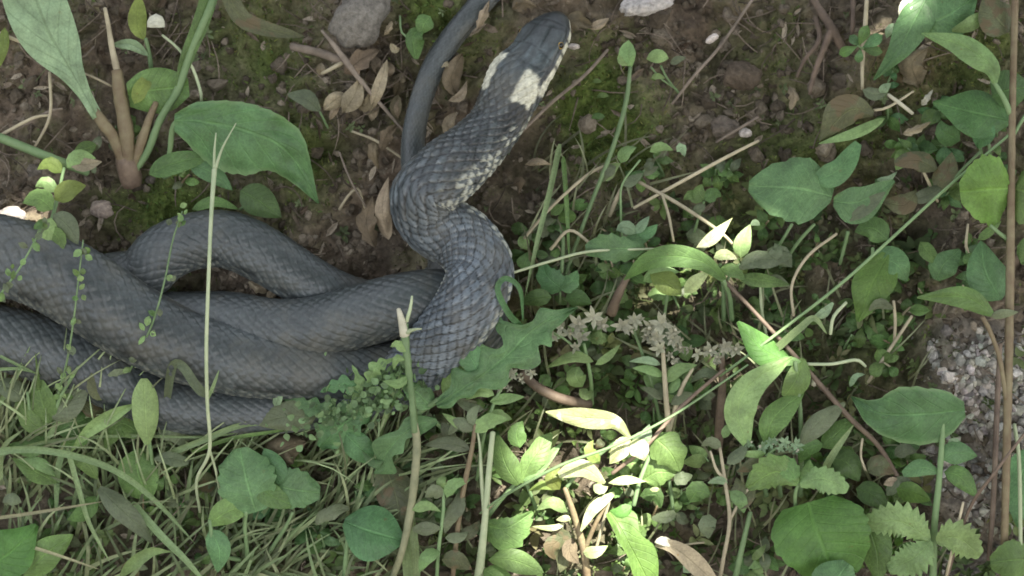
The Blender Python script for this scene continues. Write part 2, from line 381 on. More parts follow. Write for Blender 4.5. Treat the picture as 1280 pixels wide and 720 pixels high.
def ground_col(x, y, g):
    a = fbm(x / 30., y / 30., 21, 4)[:, None]; b = fbm(x / 7., y / 7., 22, 3)[:, None]; c = fbm(x / 90., y / 90., 23, 3)[:, None]; d_ = sst(.42, .6, fbm(x / 48., y / 48., 24, 4))[:, None]
    soil = np.array([.125, .092, .066]) * (1 - c) + np.array([.22, .19, .145]) * c
    soil = soil * (1 - .5 * d_) + np.array([.12, .125, .06]) * .5 * d_
    soil = soil * (.3 + 1.4 * a)
    soil = soil + sst(.6, .78, b) * np.array([.13, .115, .09])
    m = mossm(x, y)[:, None]
    moss = np.array([.10, .14, .035]) * (.6 + .9 * b)
    red = np.array([.17, .11, .07]); r = (blob(x, y, 1140, 85, 45, 35))[:, None]
    col = soil * (1 - m) + moss * m
    col = col * (1 - r * .7) + red * r * .7
    gr = sst(1130, 1210, x)[:, None] * sst(370, 420, y)[:, None]
    col = col * (1 - gr * .8) + np.array([.36, .32, .28]) * (.5 + .8 * b) * gr * .8
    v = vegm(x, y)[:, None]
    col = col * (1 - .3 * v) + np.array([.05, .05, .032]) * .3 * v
    return col
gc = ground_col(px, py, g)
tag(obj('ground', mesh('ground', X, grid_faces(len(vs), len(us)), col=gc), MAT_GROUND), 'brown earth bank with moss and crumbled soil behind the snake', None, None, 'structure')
def gh(x, y): return float(relief(np.array([float(x)]), np.array([float(y)]))[0])

# ---------------------------------------------------------------- the snake
q = smooth_pts(SN, 2500)
C_ = P(q[:, :3]); R_ = np.maximum(q[:, 3], 1.) * S
for _ in range(6): C_[1:-1] = (C_[:-2] + 2 * C_[1:-1] + C_[2:]) / 4
sl_ = np.concatenate([[0], np.cumsum(np.linalg.norm(np.diff(C_, axis=0), axis=1))]) / S     # arc length in px
# resample evenly
NR = 2150; ss = np.linspace(0, sl_[-1], NR)
ss = np.concatenate([np.linspace(0, 22, 60), np.linspace(22, sl_[-1], NR)[1:]]); NR = len(ss)
C_ = np.stack([np.interp(ss, sl_, C_[:, k]) for k in range(3)], 1); R_ = np.interp(ss, sl_, R_)
T_ = np.gradient(C_, ss, axis=0); T_ /= np.linalg.norm(T_, axis=1)[:, None]

up = nB * .9 + uv_ * .25; up /= np.linalg.norm(up)
# roll of the back away from the viewer's side (radians), by arc length
rollk = np.interp(ss, [0, 120, 190, 330, 420, 600, 3400], [.40, .44, .70, .75, .12, .0, .0])
Dr = up[None] - (T_ @ up)[:, None] * T_; Dr /= np.linalg.norm(Dr, axis=1)[:, None]
Sd = np.cross(T_, Dr)
cr, sr = np.cos(rollk)[:, None], np.sin(rollk)[:, None]
Dr, Sd = Dr * cr + Sd * sr, Sd * cr - Dr * sr
NA = 128; th = np.linspace(-np.pi, np.pi, NA, endpoint=False)
TH = th[None] + 0 * ss[:, None]; SS = ss[:, None] + 0 * th[None]; RP = (R_ / S)[:, None]
DTH = 2.35                                                   # dorsal scales reach this far round
rows = 29.; dl = 8.6 * (RP / 40.) ** .5
# integrated scale phase along the body
ph_s = np.concatenate([[0], np.cumsum(np.diff(ss) / (8.0 * np.sqrt(np.clip((R_[1:] / S) / 40., .2, 2))))])[:, None]
wob = (vn(SS / 40., TH * 3, 77) - .5) * .35 + (vn(SS / 9., TH * 9, 78) - .5) * .22
a = ph_s * .5 * 1.0 + wob; b = TH / (2 * DTH) * rows * .5
p1 = a + b; p2 = a - b
f1 = fract(p1) - .5; f2 = fract(p2) - .5; id_ = hsh(np.floor(p1), np.floor(p2), 3)
edge = (np.abs(f1 * 2) ** 4.5 + np.abs(f2 * 2) ** 4.5) ** (1 / 4.5)
along = (f1 + f2)                                            # -1..1 from head-end to tail-end of a scale
rear = np.maximum(f1, f2) * 2; front = -np.minimum(f1, f2) * 2; keel = np.exp(-((f1 - f2) / .16) ** 2)
hs_ = (1 - sst(.62, 1.0, edge)) * (.62 + .38 * along) + .18 * keel
dors = 1 - sst(DTH - .08, DTH + .04, np.abs(TH))
bf = fract(ph_s * 1.0 + .15 * np.abs(TH)); belly = sst(0, .18, bf) * (.6 + .4 * bf)
headm = 1 - sst(60, 84, SS)                                     # 1 on the head
hh = (hs_ * dors + belly * (1 - dors))
strong = 1 - .68 * sst(620, 760, SS)
amp = 3.2 * (.3 + .7 * strong) * np.clip(RP / 40., .3, 1.3) * (1 - headm)
# cross section: a little wider than tall, flat under; head flatter still
wide = 1.0 + 0 * SS; tall = np.interp(SS, [0, 60, 100, 160, 240, 420, 3500], [.66, .60, .62, .72, .78, .88, .9])
ct, st_ = np.cos(TH), np.sin(TH)
flat = np.where(ct < -.55, -.55 + (ct + .55) * .35, ct)
# head details: brow ridges, crown, cheek
crown = headm * (np.exp(-((np.abs(TH) - .95) / .22) ** 2) * np.exp(-((SS - 42) / 17) ** 2) * .14 - np.exp(-((np.abs(TH) - .5) / .3) ** 2) * np.exp(-((SS - 30) / 16) ** 2) * .07
               + np.exp(-((np.abs(TH) - 1.5) / .45) ** 2) * np.exp(-((SS - 88) / 24) ** 2) * .08 - np.exp(-((np.abs(TH) - 1.75) / .07) ** 2) * .05 * sst(0, 10, SS))
# head shields: grooves
def groove(d, w): return np.exp(-(d / w) ** 2)
gr = groove(TH, .05) * (SS > 20) * (SS < 30) + groove(TH, .05) * sst(55, 57, SS)
for s0, bend in ((20, 3), (31, -4), (56, 6), (82, -6)): gr = gr + groove(SS - s0 - bend * np.abs(TH), 1.2) * (np.abs(TH) < 1.25)
gr = gr + groove(np.abs(TH) - .42, .05) * (SS > 30) * (SS < 56) + groove(np.abs(TH) - 1.25, .04) * (SS > 14) * (SS < 92)
lab = groove(fract(SS / 13.) - .5, .1) * (np.abs(TH) > 1.3) * (np.abs(TH) < 1.9)
headg = headm * np.clip(gr + lab * .8, 0, 1) * .9
rad = RP * (1 + crown) + amp * (hh - .5) - headg
und = (vn(SS / 55., TH * 2 + 3, 31) - .5) * 2.2
rad = rad + und * (1 - headm)
vx = C_[:, None] + (rad * st_ * wide)[..., None] * S * Sd[:, None] + (rad * flat * tall)[..., None] * S * Dr[:, None]
# colour
base = np.array([.054, .064, .066]); 
k_ = ss[:, None]
tone = .82 + .36 * vn(SS / 70., TH * 1.4, 41) ; tone = tone * (1 + (id_ - .5) * .75 * strong)
cold = base[None, None] * tone[..., None]
sheen = (sst(180, 400, SS) * (1 - sst(600, 720, SS)))[..., None]; cold = cold * (1 + sheen * np.array([.7, .75, .95]))  # bluish sheen of the S-bend painted into the skin colour
cold = cold * (1 - strong ** 1.5 * np.maximum(.85 * sst(.66, .92, rear), .3 * sst(.8, 1., front)) * dors)[..., None]  # dark skin between scales, plus overlap shadow painted at rear edges
# a few scale rims pale, small dark flecks down the sides
fl = (hsh(np.floor(ph_s / 4.), np.round(TH / .85), 8) > .62) * np.exp(-((np.abs(TH) - 1.15) / .16) ** 2) * (SS > 150)
cold = cold * (1 - .55 * fl)[..., None]
rim = sst(.1, .4, along) * (hsh(np.floor(p1), np.floor(p2), 19) > .35) * (1 - sst(.7, .85, rear)) * strong
cold = cold + (rim * .06)[..., None] * np.array([1, 1.02, 1.0])
# flanks: pale-tipped lowest rows and a chequered belly
fk = sst(1.1, 1.4, np.abs(TH)) * (SS > 128) * (1 - sst(440, 700, SS) * .75)
pale = np.array([.33, .34, .28])
cold = cold * (1 - fk * .45 * (along > .0) * (id_ > .3))[..., None] + (fk * .8 * (along > .0) * (id_ > .3))[..., None] * pale
chk = (hsh(np.floor(ph_s), np.round(TH / .7), 5) > .5)
bel = np.where(chk[..., None], np.array([.42, .43, .38]), np.array([.03, .032, .035]))
cold = cold * dors[..., None] + bel * (1 - dors)[..., None]
hd = np.array([.048, .059, .062]) * ((.55 + .9 * fbm(SS / 6., TH * 5, 61)) * (.55 + .45 * sst(8, 45, SS)))[..., None]
hd = hd * (1 - .5 * np.clip(gr, 0, 1))[..., None]
streak = (.5 + .5 * np.sin(TH * 13 + vn(SS / 14., TH * 3, 9) * 4)) * sst(45, 60, SS) * (np.abs(TH) < 1.0)
hd = hd * (1 + .75 * (streak * fbm(SS / 9., TH * 12, 64) * 1.9)[..., None] * np.array([.95, 1, 1.05]))
hm2 = 1 - sst(92, 108, SS); cold = cold * (1 - hm2)[..., None] + hd * hm2[..., None]
aT = np.abs(TH); nz = (fbm(SS / 7., TH * 5, 62) - .5)
wht = np.array([.52, .52, .42]) * ((.8 + .4 * vn(SS / 5., TH * 6, 63)) * (1 - .35 * sst(.75, .95, rear)))[..., None]
blk = np.array([.022, .025, .026])
def patch(m, c):
    global cold; m = np.clip(m, 0, 1)[..., None]; cold = cold * (1 - m) + c * m
s_w = SS + nz * 9 + (id_ - .5) * 5
patch(sst(82, 88, s_w) * (1 - sst(122, 128, s_w)) * sst(.44, .52, aT + nz * .12) * (1 - sst(1.35, 1.5, aT)), wht)      # collar
patch(sst(124, 130, s_w) * (1 - sst(146, 154, s_w)) * sst(.55, .75, aT + nz * .3) * (1 - sst(1.7, 1.9, aT)), blk)       # dark band behind
patch(sst(60, 66, s_w) * (1 - sst(92, 100, s_w)) * sst(1.12, 1.25, aT + nz * .2) * (1 - sst(1.55, 1.7, aT)), blk * 1.4)  # cheek
patch(sst(4, 10, SS) * (1 - sst(100, 108, SS)) * sst(1.38, 1.48, aT) * (1 - sst(1.9, 2.0, aT)), wht)                   # lip shields
patch(headm * (np.exp(-((fract(SS / 15. + .2) - .5) / .14) ** 2)) * (aT > 1.25) * (aT < 2.0) * (SS < 92), blk)
patch(headm * sst(2.0, 2.1, aT), np.array([.4, .42, .36]))
vv = vx.reshape(-1, 3); nvv = len(vv); fs = grid_faces(NR, NA, True)
vv = np.vstack([vv, C_[:1] - T_[:1] * S * 3, C_[-1:] + T_[-1:] * S]); cc_ = np.vstack([np.clip(cold, .01, .9).reshape(-1, 3), [[.06, .07, .07]] * 2])
j = np.arange(NA); j2 = (j + 1) % NA
tri = np.vstack([fs[:, [0, 1, 2]], fs[:, [0, 2, 3]], np.stack([j2, j, np.full(NA, nvv)], 1), np.stack([(NR - 1) * NA + j, (NR - 1) * NA + j2, np.full(NA, nvv + 1)], 1)])
def snakemat():
    m, N, Lk = newmat('snake_skin')
    at = N('VertexColor', layer_name='Col'); tc = N('TexCoord')
    n = N('TexNoise', i2=900., i3=4., i4=.6); Lk(tc, 3, n, 0)
    n2 = N('TexNoise', i2=45., i3=4., i4=.6); Lk(tc, 3, n2, 0)
    mr = N('MapRange', i1=.3, i2=.7, i3=.8, i4=1.2); Lk(n, 0, mr, 0)
    hs = N('HueSaturation'); Lk(at, 0, hs, 'Color'); Lk(mr, 0, hs, 'Value')
    dirt = N('MapRange', interpolation_type='SMOOTHSTEP', i1=.48, i2=.68, i3=0, i4=.35); Lk(n2, 0, dirt, 0)
    mx = N('MixRGB'); Lk(dirt, 0, mx, 0); Lk(hs, 0, mx, 1); mx.inputs[2].default_value = (.12, .115, .09, 1)
    bs = N('BsdfPrincipled'); Lk(mx, 0, bs, 'Base Color')
    rr = N('MapRange', i1=.3, i2=.7, i3=.28, i4=.5); Lk(n2, 0, rr, 0); Lk(rr, 0, bs, 'Roughness')
    bs.inputs['Specular IOR Level'].default_value = .4
    bp = N('Bump', i0=.25); bp.inputs['Distance'].default_value = .0003; Lk(n, 0, bp, 'Height'); Lk(bp, 0, bs, 'Normal')
    out = N('OutputMaterial'); Lk(bs, 0, out, 0); return m
snake = thing('grass_snake', 'grey grass snake with white collar patches coiled on the bank, head raised', 'snake', (300, 440, 10))
obj('body', mesh('snake_body', rel(vv, snake), tri, col=cc_), snakemat(), snake)
def eye(sgn):
    i = int(np.argmin(np.abs(ss - 44))); t_ = 1.14 * sgn
    r = R_[i] * .96
    c = C_[i] + Sd[i] * math.sin(t_) * r + Dr[i] * math.cos(t_) * r * .62
    import bmesh
    for nm, rad_, off, mt in (('eye', 5.6, 0, (.30, .20, .05)), ('pupil', 3.9, 2.6, (.004, .004, .004))):
        bm = bmesh.new(); bmesh.ops.create_uvsphere(bm, u_segments=16, v_segments=10, radius=rad_ * S); me = bpy.data.meshes.new(nm); bm.to_mesh(me); bm.free()
        for p_ in me.polygons: p_.use_smooth = True
        m, N, Lk = newmat(nm); bs = N('BsdfPrincipled', ); bs.inputs['Base Color'].default_value = (*mt, 1); bs.inputs['Roughness'].default_value = .08
        nz_ = N('TexNoise', i2=1500.); mp = N('MapRange', i3=.05, i4=.2); Lk(nz_, 0, mp, 0); Lk(mp, 0, bs, 'Roughness')
        out = N('OutputMaterial'); Lk(bs, 0, out, 0)
        o = obj(nm, me, m, snake)
        dr_ = Sd[i] * math.sin(t_) + Dr[i] * math.cos(t_)
        o.location = c + dr_ * off * S - np.array(snake.location)
eye(1); eye(-1)
# ---------------------------------------------------------------- scatter helper
def scatter(tv, tf, cen, nrm_jit, scale, col=None, tuv=None, flat_to=nB, aspect=None, spin=None):
    n = len(cen); up_ = flat_to[None] + RS.randn(n, 3) * nrm_jit; up_ /= np.linalg.norm(up_, axis=1)[:, None]
    if spin is None:
        a = RS.randn(n, 3)
    else: a = spin
    a = a - (a * up_).sum(1)[:, None] * up_; a /= np.linalg.norm(a, axis=1)[:, None]; b = np.cross(up_, a)
    sc = np.asarray(scale)[:, None] * np.ones(3) if np.ndim(scale) == 1 else scale
    if aspect is not None: sc = sc * aspect
    L = tv[None] * sc[:, None]
    v = L[..., 0:1] * a[:, None] + L[..., 1:2] * b[:, None] + L[..., 2:3] * up_[:, None] + cen[:, None]
    k = len(tv); f = (tf[None] + (np.arange(n) * k)[:, None, None]).reshape(-1, tf.shape[1])
    c = None if col is None else np.repeat(col, k, axis=0)
    return v.reshape(-1, 3), f, c
def ico(sub=1):
    import bmesh
    bm = bmesh.new(); bmesh.ops.create_icosphere(bm, subdivisions=sub, radius=1)
    v = np.array([x.co[:] for x in bm.verts]); f = np.array([[q.index for q in x.verts] for x in bm.faces]); bm.free(); return v, f
ICO1, ICOF1 = ico(1); ICO2, ICOF2 = ico(2)
def lumps(name, n, dens, rmin, rmax, colf, label, sub=1, pw=3., region=(-60, 1340, -50, 770), sink=.25, mat=None, kind='stuff', asp=(.6, 1.2)):
    x = RS.uniform(region[0], region[1], n); y = RS.uniform(region[2], region[3], n)
    keep = RS.rand(n) < dens(x, y); x, y = x[keep], y[keep]; n = len(x)
    r = rmin + (rmax - rmin) * RS.rand(n) ** pw
    g = relief(x, y); cen = P(np.stack([x, y, g + r * (.5 - sink)], 1))
    tv, tf = (ICO1, ICOF1) if sub == 1 else (ICO2, ICOF2)
    asp_ = RS.uniform(asp[0], asp[1], (n, 3)); V_ = []
    v, f, c = scatter(tv, tf, cen, .8, (r * S), colf(x, y, n), aspect=asp_)
    # break up the surface of every lump
    ph = v / S; k = 1.0
    rr = np.repeat(r, len(tv)); nz = np.stack([vn(ph[:, 0] / (rr * .7) + 5 * q_, ph[:, 2] / (rr * .7) + 9 * q_, q_) - .5 for q_ in (1, 2, 3)], 1)
    v = v + nz * rr[:, None] * .75 * S
    return tag(obj(name, mesh(name, v, f, col=c, smooth=False), mat or MAT_CRUMB), label, None, None, kind)
def c_soil(x, y, n): 
    b = RS.rand(n, 1) ** 2
    return (np.array([.10, .082, .06]) * (1 - b) + np.array([.25, .215, .165]) * b) * RS.uniform(.6, 1.2, (n, 1))
def c_gravel(x, y, n):
    return np.array([.46, .44, .39]) * RS.uniform(.35, 1.3, (n, 1)) * (1 + RS.uniform(-.06, .06, (n, 3)))
def outside_snake(x, y):
    d = np.full(len(x), 1e9)
    for i in range(0, len(SNP), 6): d = np.minimum(d, np.hypot(SNP[i, 0] - x, SNP[i, 1] - y) - SNP[i, 3] * .8)
    return d > 0
lumps('soil_crumbs', 26000, lambda x, y: (1 - mossm(x, y)) * (.25 + .75 * sst(.45, .6, fbm(x / 60., y / 60., 51))) * (1 - .75 * vegm(x, y)) * outside_snake(x, y), 1.2, 8., c_soil, 'loose crumbs of brown soil over the bank')
lumps('soil_clods', 800, lambda x, y: (1.6 * blob(x, y, 930, 110, 100, 80) + .8 * blob(x, y, 110, 90, 120, 80) + .5 * blob(x, y, 760, 60, 120, 60) + .4 * blob(x, y, 400, 180, 90, 60) + .15) * (1 - .8 * vegm(x, y)) * outside_snake(x, y), 5, 15, c_soil, 'lumpy clods of dark earth on the upper bank', sub=2, pw=2.)
lumps('gravel', 6500, lambda x, y: sst(1130, 1190, x) * sst(400, 440, y) * (1 - .6 * sst(560, 620, y)) * (.25 + .75 * sst(.42, .55, fbm(x / 30., y / 30., 99))) * (1 - .55 * blob(x, y, 1170, 640, 60, 60)), 1.5, 9, c_gravel, 'pale grey gravel and crumbled mortar by the reddish stem', region=(1120, 1340, 390, 780))
lumps('pebbles', 420, lambda x, y: blob(x, y, 70, 250, 110, 55) * .9 + .5 * blob(x, y, 20, 130, 50, 60) + blob(x, y, 340, 372, 60, 20) * .9 + .5 * blob(x, y, 1050, 120, 40, 60), 4, 11, lambda x, y, n: np.array([.36, .32, .27]) * RS.uniform(.4, 1.2, (n, 1)), 'pale pinkish grit scattered around the coils', sub=2, pw=1.4)
# moss: tiny upright leaflets
def tufts(name, n, dens, hmin, hmax, colf, label, wd=.32, mat=None, jit=.7, region=(-60, 1340, -50, 770), lift=0.):
    x = RS.uniform(region[0], region[1], n); y = RS.uniform(region[2], region[3], n)
    k = RS.rand(n) < dens(x, y); x, y = x[k], y[k]; n = len(x)
    tv = np.array([[-.5 * wd, 0, 0], [.5 * wd, 0, 0], [.42 * wd, .12, .55], [-.42 * wd, .12, .55], [0, .35, 1.]]); tf = np.array([[0, 1, 2], [0, 2, 3], [3, 2, 4]])
    r = RS.uniform(hmin, hmax, n); cen = P(np.stack([x, y, relief(x, y) + lift], 1))
    v, f, c = scatter(tv, tf, cen, jit, r * S, colf(x, y, n))
    return tag(obj(name, mesh(name, v, f, col=c, smooth=False), mat or MAT_MOSS), label, None, None, 'stuff')
def c_moss(x, y, n): return np.array([.11, .15, .045]) * RS.uniform(.5, 1.5, (n, 1)) * (1 + RS.uniform(-.15, .15, (n, 3))) + (RS.rand(n, 1) > .85) * np.array([.07, .05, .02])
tufts('moss', 120000, lambda x, y: (mossm(x, y) ** 1.4 + .12 * sst(.45, .6, fbm(x / 48., y / 48., 24, 4)) * (1 - vegm(x, y))) * outside_snake(x, y), 3, 8, c_moss, 'low green moss cushions on the earth bank')
# flakes of dead leaf and bark
def flakes(name, n, dens, smin, smax, colf, label, lift=1.5, region=(-60, 1340, -50, 770)):
    x = RS.uniform(region[0], region[1], n); y = RS.uniform(region[2], region[3], n)
    k = RS.rand(n) < dens(x, y); x, y = x[k], y[k]; n = len(x)
    tv = np.array([[-1, 0, 0], [-.3, .42, .12], [.5, .36, .2], [1, 0, .1], [.4, -.4, .16], [-.4, -.36, .2], [0, 0, -.12]]); tf = np.array([[0, 5, 6], [5, 4, 6], [4, 3, 6], [3, 2, 6], [2, 1, 6], [1, 0, 6]])
    r = smin + (smax - smin) * RS.rand(n) ** 2; cen = P(np.stack([x, y, relief(x, y) + lift + r * .2], 1))
    v, f, c = scatter(tv, tf, cen, .45, r * S, colf(x, y, n), aspect=np.stack([RS.uniform(.8, 1.6, n), RS.uniform(.4, 1.1, n), RS.uniform(.4, 2.4, n)], 1))
    return tag(obj(name, mesh(name, v, f, col=c, smooth=False), MAT_CRUMB), label, None, None, 'stuff')
def c_lit(x, y, n): 
    b = RS.rand(n, 1) ** 1.6; return np.array([.09, .065, .045]) * (1 - b) + np.array([.42, .37, .29]) * b
flakes('leaf_litter', 5200, lambda x, y: (.3 + .8 * sst(.45, .62, fbm(x / 45., y / 45., 71))) * (1 - .7 * mossm(x, y)) * (1 - .45 * vegm(x, y)) * outside_snake(x, y), 2.5, 11, c_lit, 'crumbled dead leaf litter scattered over the soil')
# fine rootlets and dry stalks lying on the bank
def strands(name, n, dens, lmin, lmax, rad, colf, label, hlo=1, hhi=10, ang=None, bend=.5, region=(-60, 1340, -50, 770), mat=None, taper=.5):
    B = Bag(); m = 0
    for _ in range(n * 4):
        x, y = RS.uniform(region[0], region[1]), RS.uniform(region[2], region[3])
        if RS.rand() > dens(np.array([x]), np.array([y]))[0]: continue
        a = RS.uniform(0, 2 * np.pi) if ang is None else ang + RS.randn() * .35
        l = RS.uniform(lmin, lmax); g0 = gh(x, y); pts = []; b = RS.randn() * bend; h0 = RS.uniform(hlo, hhi); h1 = RS.uniform(hlo, hhi); k = 6
        for i in range(k):
            pts.append((x, y, g0 * (1 - i / (k - 1.) * .5) + h0 + (h1 - h0) * i / (k - 1.) + math.sin(i / (k - 1.) * 3.14) * hhi * .3, rad * RS.uniform(.7, 1.2) * (1 - taper * i / k)))
            x += math.cos(a) * l / k; y -= math.sin(a) * l / k; a += b / k * 2 + RS.randn() * .08
        v, f = split_tri(*tube_vf(pts, 4, 9)); B.add(v, f, c=np.repeat(colf()[None], len(v), axis=0)); m += 1
        if m >= n: break
    return B.make(name, mat or MAT_CRUMB, None, label=label, kind='stuff')
strands('rootlets', 620, lambda x, y: (1 - .6 * mossm(x, y)) * (1 - .5 * vegm(x, y)) * (.35 + blob(x, y, 1020, 60, 70, 90) + blob(x, y, 450, 120, 70, 70)) * outside_snake(x, y), 25, 90, 1.1, lambda: np.array([.17, .14, .11]) * RS.uniform(.4, 1.6), 'thin rootlets and dead stalks over the soil')

# ---------------------------------------------------------------- unseen branch added overhead to shade the bank and shape sun patches
HOLES = [(712, 515, 38), (782, 548, 46), (735, 598, 48), (790, 600, 34), (745, 650, 36), (690, 618, 26), (740, 696, 26), (822, 686, 24),
         (1130, 14, 8), (1112, 46, 6), (905, 300, 15), (885, 325, 14), (905, 330, 12), (40, 250, 20), (198, 28, 9), (950, 480, 16)]  # gaps in the added foliage, aimed so sun reaches chosen spots
def branch():
    r = bpy.data.objects.new('added_shade_branch', None); COL.objects.link(r)
    c0 = SUN * 1.35; r.location = c0 + np.array([.9, .5, .25])
    tag(r, 'unseen leafy branch added over the bank to shade it and shape sun patches', 'branch')
    e1 = np.cross(SUN, [0, 0, 1.]); e1 /= np.linalg.norm(e1); e2 = np.cross(SUN, e1)
    hp = P(np.array([(a, b, 85 if 400 < b < 720 and 600 < a < 900 else 30) for a, b, _ in HOLES])); hu = np.stack([hp @ e1, hp @ e2], 1); hr = np.array([c for *_, c in HOLES]) * S
    lp, lf_, luv = leaf_flat()
    cen = []; sz = []; 
    for layer in range(4):
        st = .042
        for a in np.arange(-.98, .98, st):
            for b_ in np.arange(-.98, .98, st):
                x, y = a + RS.uniform(-.5, .5) * st + layer * st / 3, b_ + RS.uniform(-.5, .5) * st
                if math.hypot(x, y) > .95: continue
                s_ = RS.uniform(.030, .044)
                dmin = (np.hypot(hu[:, 0] - x, hu[:, 1] - y) - hr).min()
                if dmin < s_ * .82:
                    if dmin > .012: s_ = max(.012, dmin / .85)
                    else: continue
                cen.append(c0 + e1 * x + e2 * y + SUN * (layer * .05 + RS.uniform(-.02, .02))); sz.append(s_)
    cen = np.array(cen); sz = np.array(sz)
    col = np.array([.06, .13, .04]) * RS.uniform(.6, 1.4, (len(cen), 1))
    v, f, c = scatter(lp, lf_, cen, .22, sz, col, flat_to=SUN)
    tag(obj('foliage', mesh('foliage', v - np.array(r.location)[None], f, col=c), MAT_LEAFY, r), kind='stuff')
    B = Bag()
    def limb(a, b, r0, r1, k=10, w=.03):
        t = np.linspace(0, 1, k)[:, None]; p = a * (1 - t) + b * t + (RS.rand(k, 3) - .5) * w * np.sin(t * 3.1)
        tt, d, s = frames(p, np.array([.1, .2, 1.])); an = np.linspace(0, 2 * np.pi, 8, endpoint=False); rr = (r0 * (1 - t) + r1 * t)
        vv_ = (p[:, None] + rr[:, None] * (np.cos(an)[None, :, None] * d[:, None] + np.sin(an)[None, :, None] * s[:, None])).reshape(-1, 3)
        B.add(vv_, grid_faces(k, 8, True)); return p
    m_ = limb(c0 + e1 * -1.3 + SUN * .16 + e2 * .1, c0 + e1 * .9 + SUN * .14, .016, .004, 16)
    for i in range(3, 15): 
        for sg in (-1, 1): limb(m_[i], m_[i] + e2 * sg * RS.uniform(.5, .85) + e1 * .3 - SUN * .06, .005, .0015, 7)
    B.make('limb', ST['twig'], r)
def leaf_flat():
    n = 7; t = np.linspace(0, 1, n); w_ = prof('ovate', t) * .82; us_ = np.array([-1, -.5, 0, .5, 1])
    v = np.stack([(t[:, None] * 2 - 1) + 0 * us_, w_[:, None] * us_, .15 * np.abs(us_) * w_[:, None] - .2 * (t[:, None] - .5) ** 2], -1).reshape(-1, 3)
    return v, grid_faces(n, 5), None
branch()
# ---------------------------------------------------------------- plants, leaf by leaf
# rosette of long-stalked leaves, upper left
plant('rosette_plant', 'pale green rosette plant with pinkish stalks at the upper left of the bank', 'plant', (158, 212, 0), [
    ('brown', [(165, 230, -8, 14), (160, 210, 6, 15), (156, 196, 14, 12)], 'crown'),
    ('red', [(158, 212, 8, 8), (142, 172, 28, 8), (130, 156, 36, 8), (118, 138, 38, 6)], 'petiole'),
    ('red', [(160, 210, 10, 9), (158, 170, 26, 10), (150, 120, 34, 9), (146, 88, 38, 7)], 'petiole'),
    ('straw', [(147, 92, 38, 4.5), (140, 60, 42, 4), (135, 30, 46, 3), (131, 10, 50, 2.5)], 'stalk'),
    ('red', [(164, 212, 8, 6), (176, 180, 20, 7), (186, 150, 30, 5), (195, 128, 34, 4)], 'petiole'),
    ('green', [(168, 214, 6, 4), (184, 190, 18, 5), (200, 150, 30, 5), (222, 112, 40, 5), (240, 60, 50, 5), (262, 10, 58, 5), (275, -30, 62, 4)], 'petiole')],
    [Lf((122, 146, 42), (98, 104, 60), (76, 66, 68), (56, 28, 74), (36, -30, 76), mat='pale', wl=[7, 8, 15, 32, 40, 42, 40], wr=[7, 8, 15, 30, 36, 36, 34], fold=.15, curl=.1, wav=.14, label='broad pale blade at the left edge'),
     Lf((160, 118, 32), (195, 112, 38), (236, 108, 34), mat='mid', wl=[14, 26, 28, 24, 10], wr=[16, 26, 32, 28, 12], fold=.2, wav=.16, curl=.3),
     Lf((168, 130, 38), (178, 108, 42), (196, 86, 38), mat='yel', w=10, fold=.4, label='yellowish folded young leaf'),
     Lf((222, 108, 44), (235, 70, 50), (252, 30, 56), (270, -20, 60), mat='mid', wl=[4, 9, 11, 13, 14], wr=[4, 8, 9, 9, 8], fold=.4)])
plant('seedling', 'seedling with one upright yellow-green leaf and a pale narrow one by the rosette', 'seedling', (190, 96, 5), [
    ('green', [(190, 98, 4, 3), (187, 70, 22, 3), (182, 48, 34, 2.5)])],
    [Lf((181, 50, 34), (172, 30, 40), (174, -6, 40), mat='yel', w=12, kind='ell', fold=.3),
     Lf((186, 70, 26), (165, 56, 34), (139, 56, 30), mat='pale', w=7, kind='ell', fold=.4)])
tube('curved_stalk', [(203, 44, 40, 1.6), (222, 60, 44, 1.8), (240, 84, 44, 2), (250, 112, 40, 2), (252, 126, 30, 2)], ST['pale'], label='thin pale curved stalk arching above the broad leaf', cat='stalk')
leaf(None, [(184, 34, 46), (195, 26, 50), (206, 34, 46)], 'wht', 'petal', 'small white fallen petal above the rosette', 'petal', w=9, kind='ell', fold=.5, curl=.8)
# big ovate leaf
plant('broad_leaved_plant', 'large smooth green ovate leaf beside the rosette with two smaller leaves under it', 'plant', (205, 222, 0), [
    ('green', [(205, 222, 0, 3.5), (212, 190, 22, 3.5), (216, 160, 44, 4), (226, 148, 52, 4)], 'petiole'),
    ('green', [(206, 222, 0, 3), (214, 216, 14, 3), (222, 208, 22, 3)], 'petiole')],
    [Lf((218, 150, 54), (255, 152, 62), (310, 164, 66), (360, 190, 56), (398, 254, 26), mat='big', wl=[8, 24, 30, 34, 34, 30, 18, 9, 1], wr=[14, 38, 54, 58, 52, 36, 26, 12, 1], fold=.12, curl=.22, wav=.13, teeth=14, td=.02, label='large glossy ovate leaf with a pale rim'),
     Lf((186, 218, 16), (215, 205, 26), (250, 198, 28), (266, 206, 22), mat='mid', w=14, fold=.3),
     Lf((236, 206, 26), (262, 214, 26), (291, 238, 12), mat='blue', w=13, fold=.3),
     Lf((240, 262, 12), (268, 252, 18), (300, 262, 8), mat='mid', w=7, fold=.3)])
plant('shaded_leaf_plant', 'dull green leaf lying in shade between the broad leaf and the upper coil', 'plant', (300, 262, 2), [('green', [(300, 262, 2, 2), (308, 256, 8, 2), (312, 252, 12, 2)])],
    [Lf((300, 238, 14), (325, 252, 16), (352, 272, 8), mat='dark', w=20, fold=.2)])
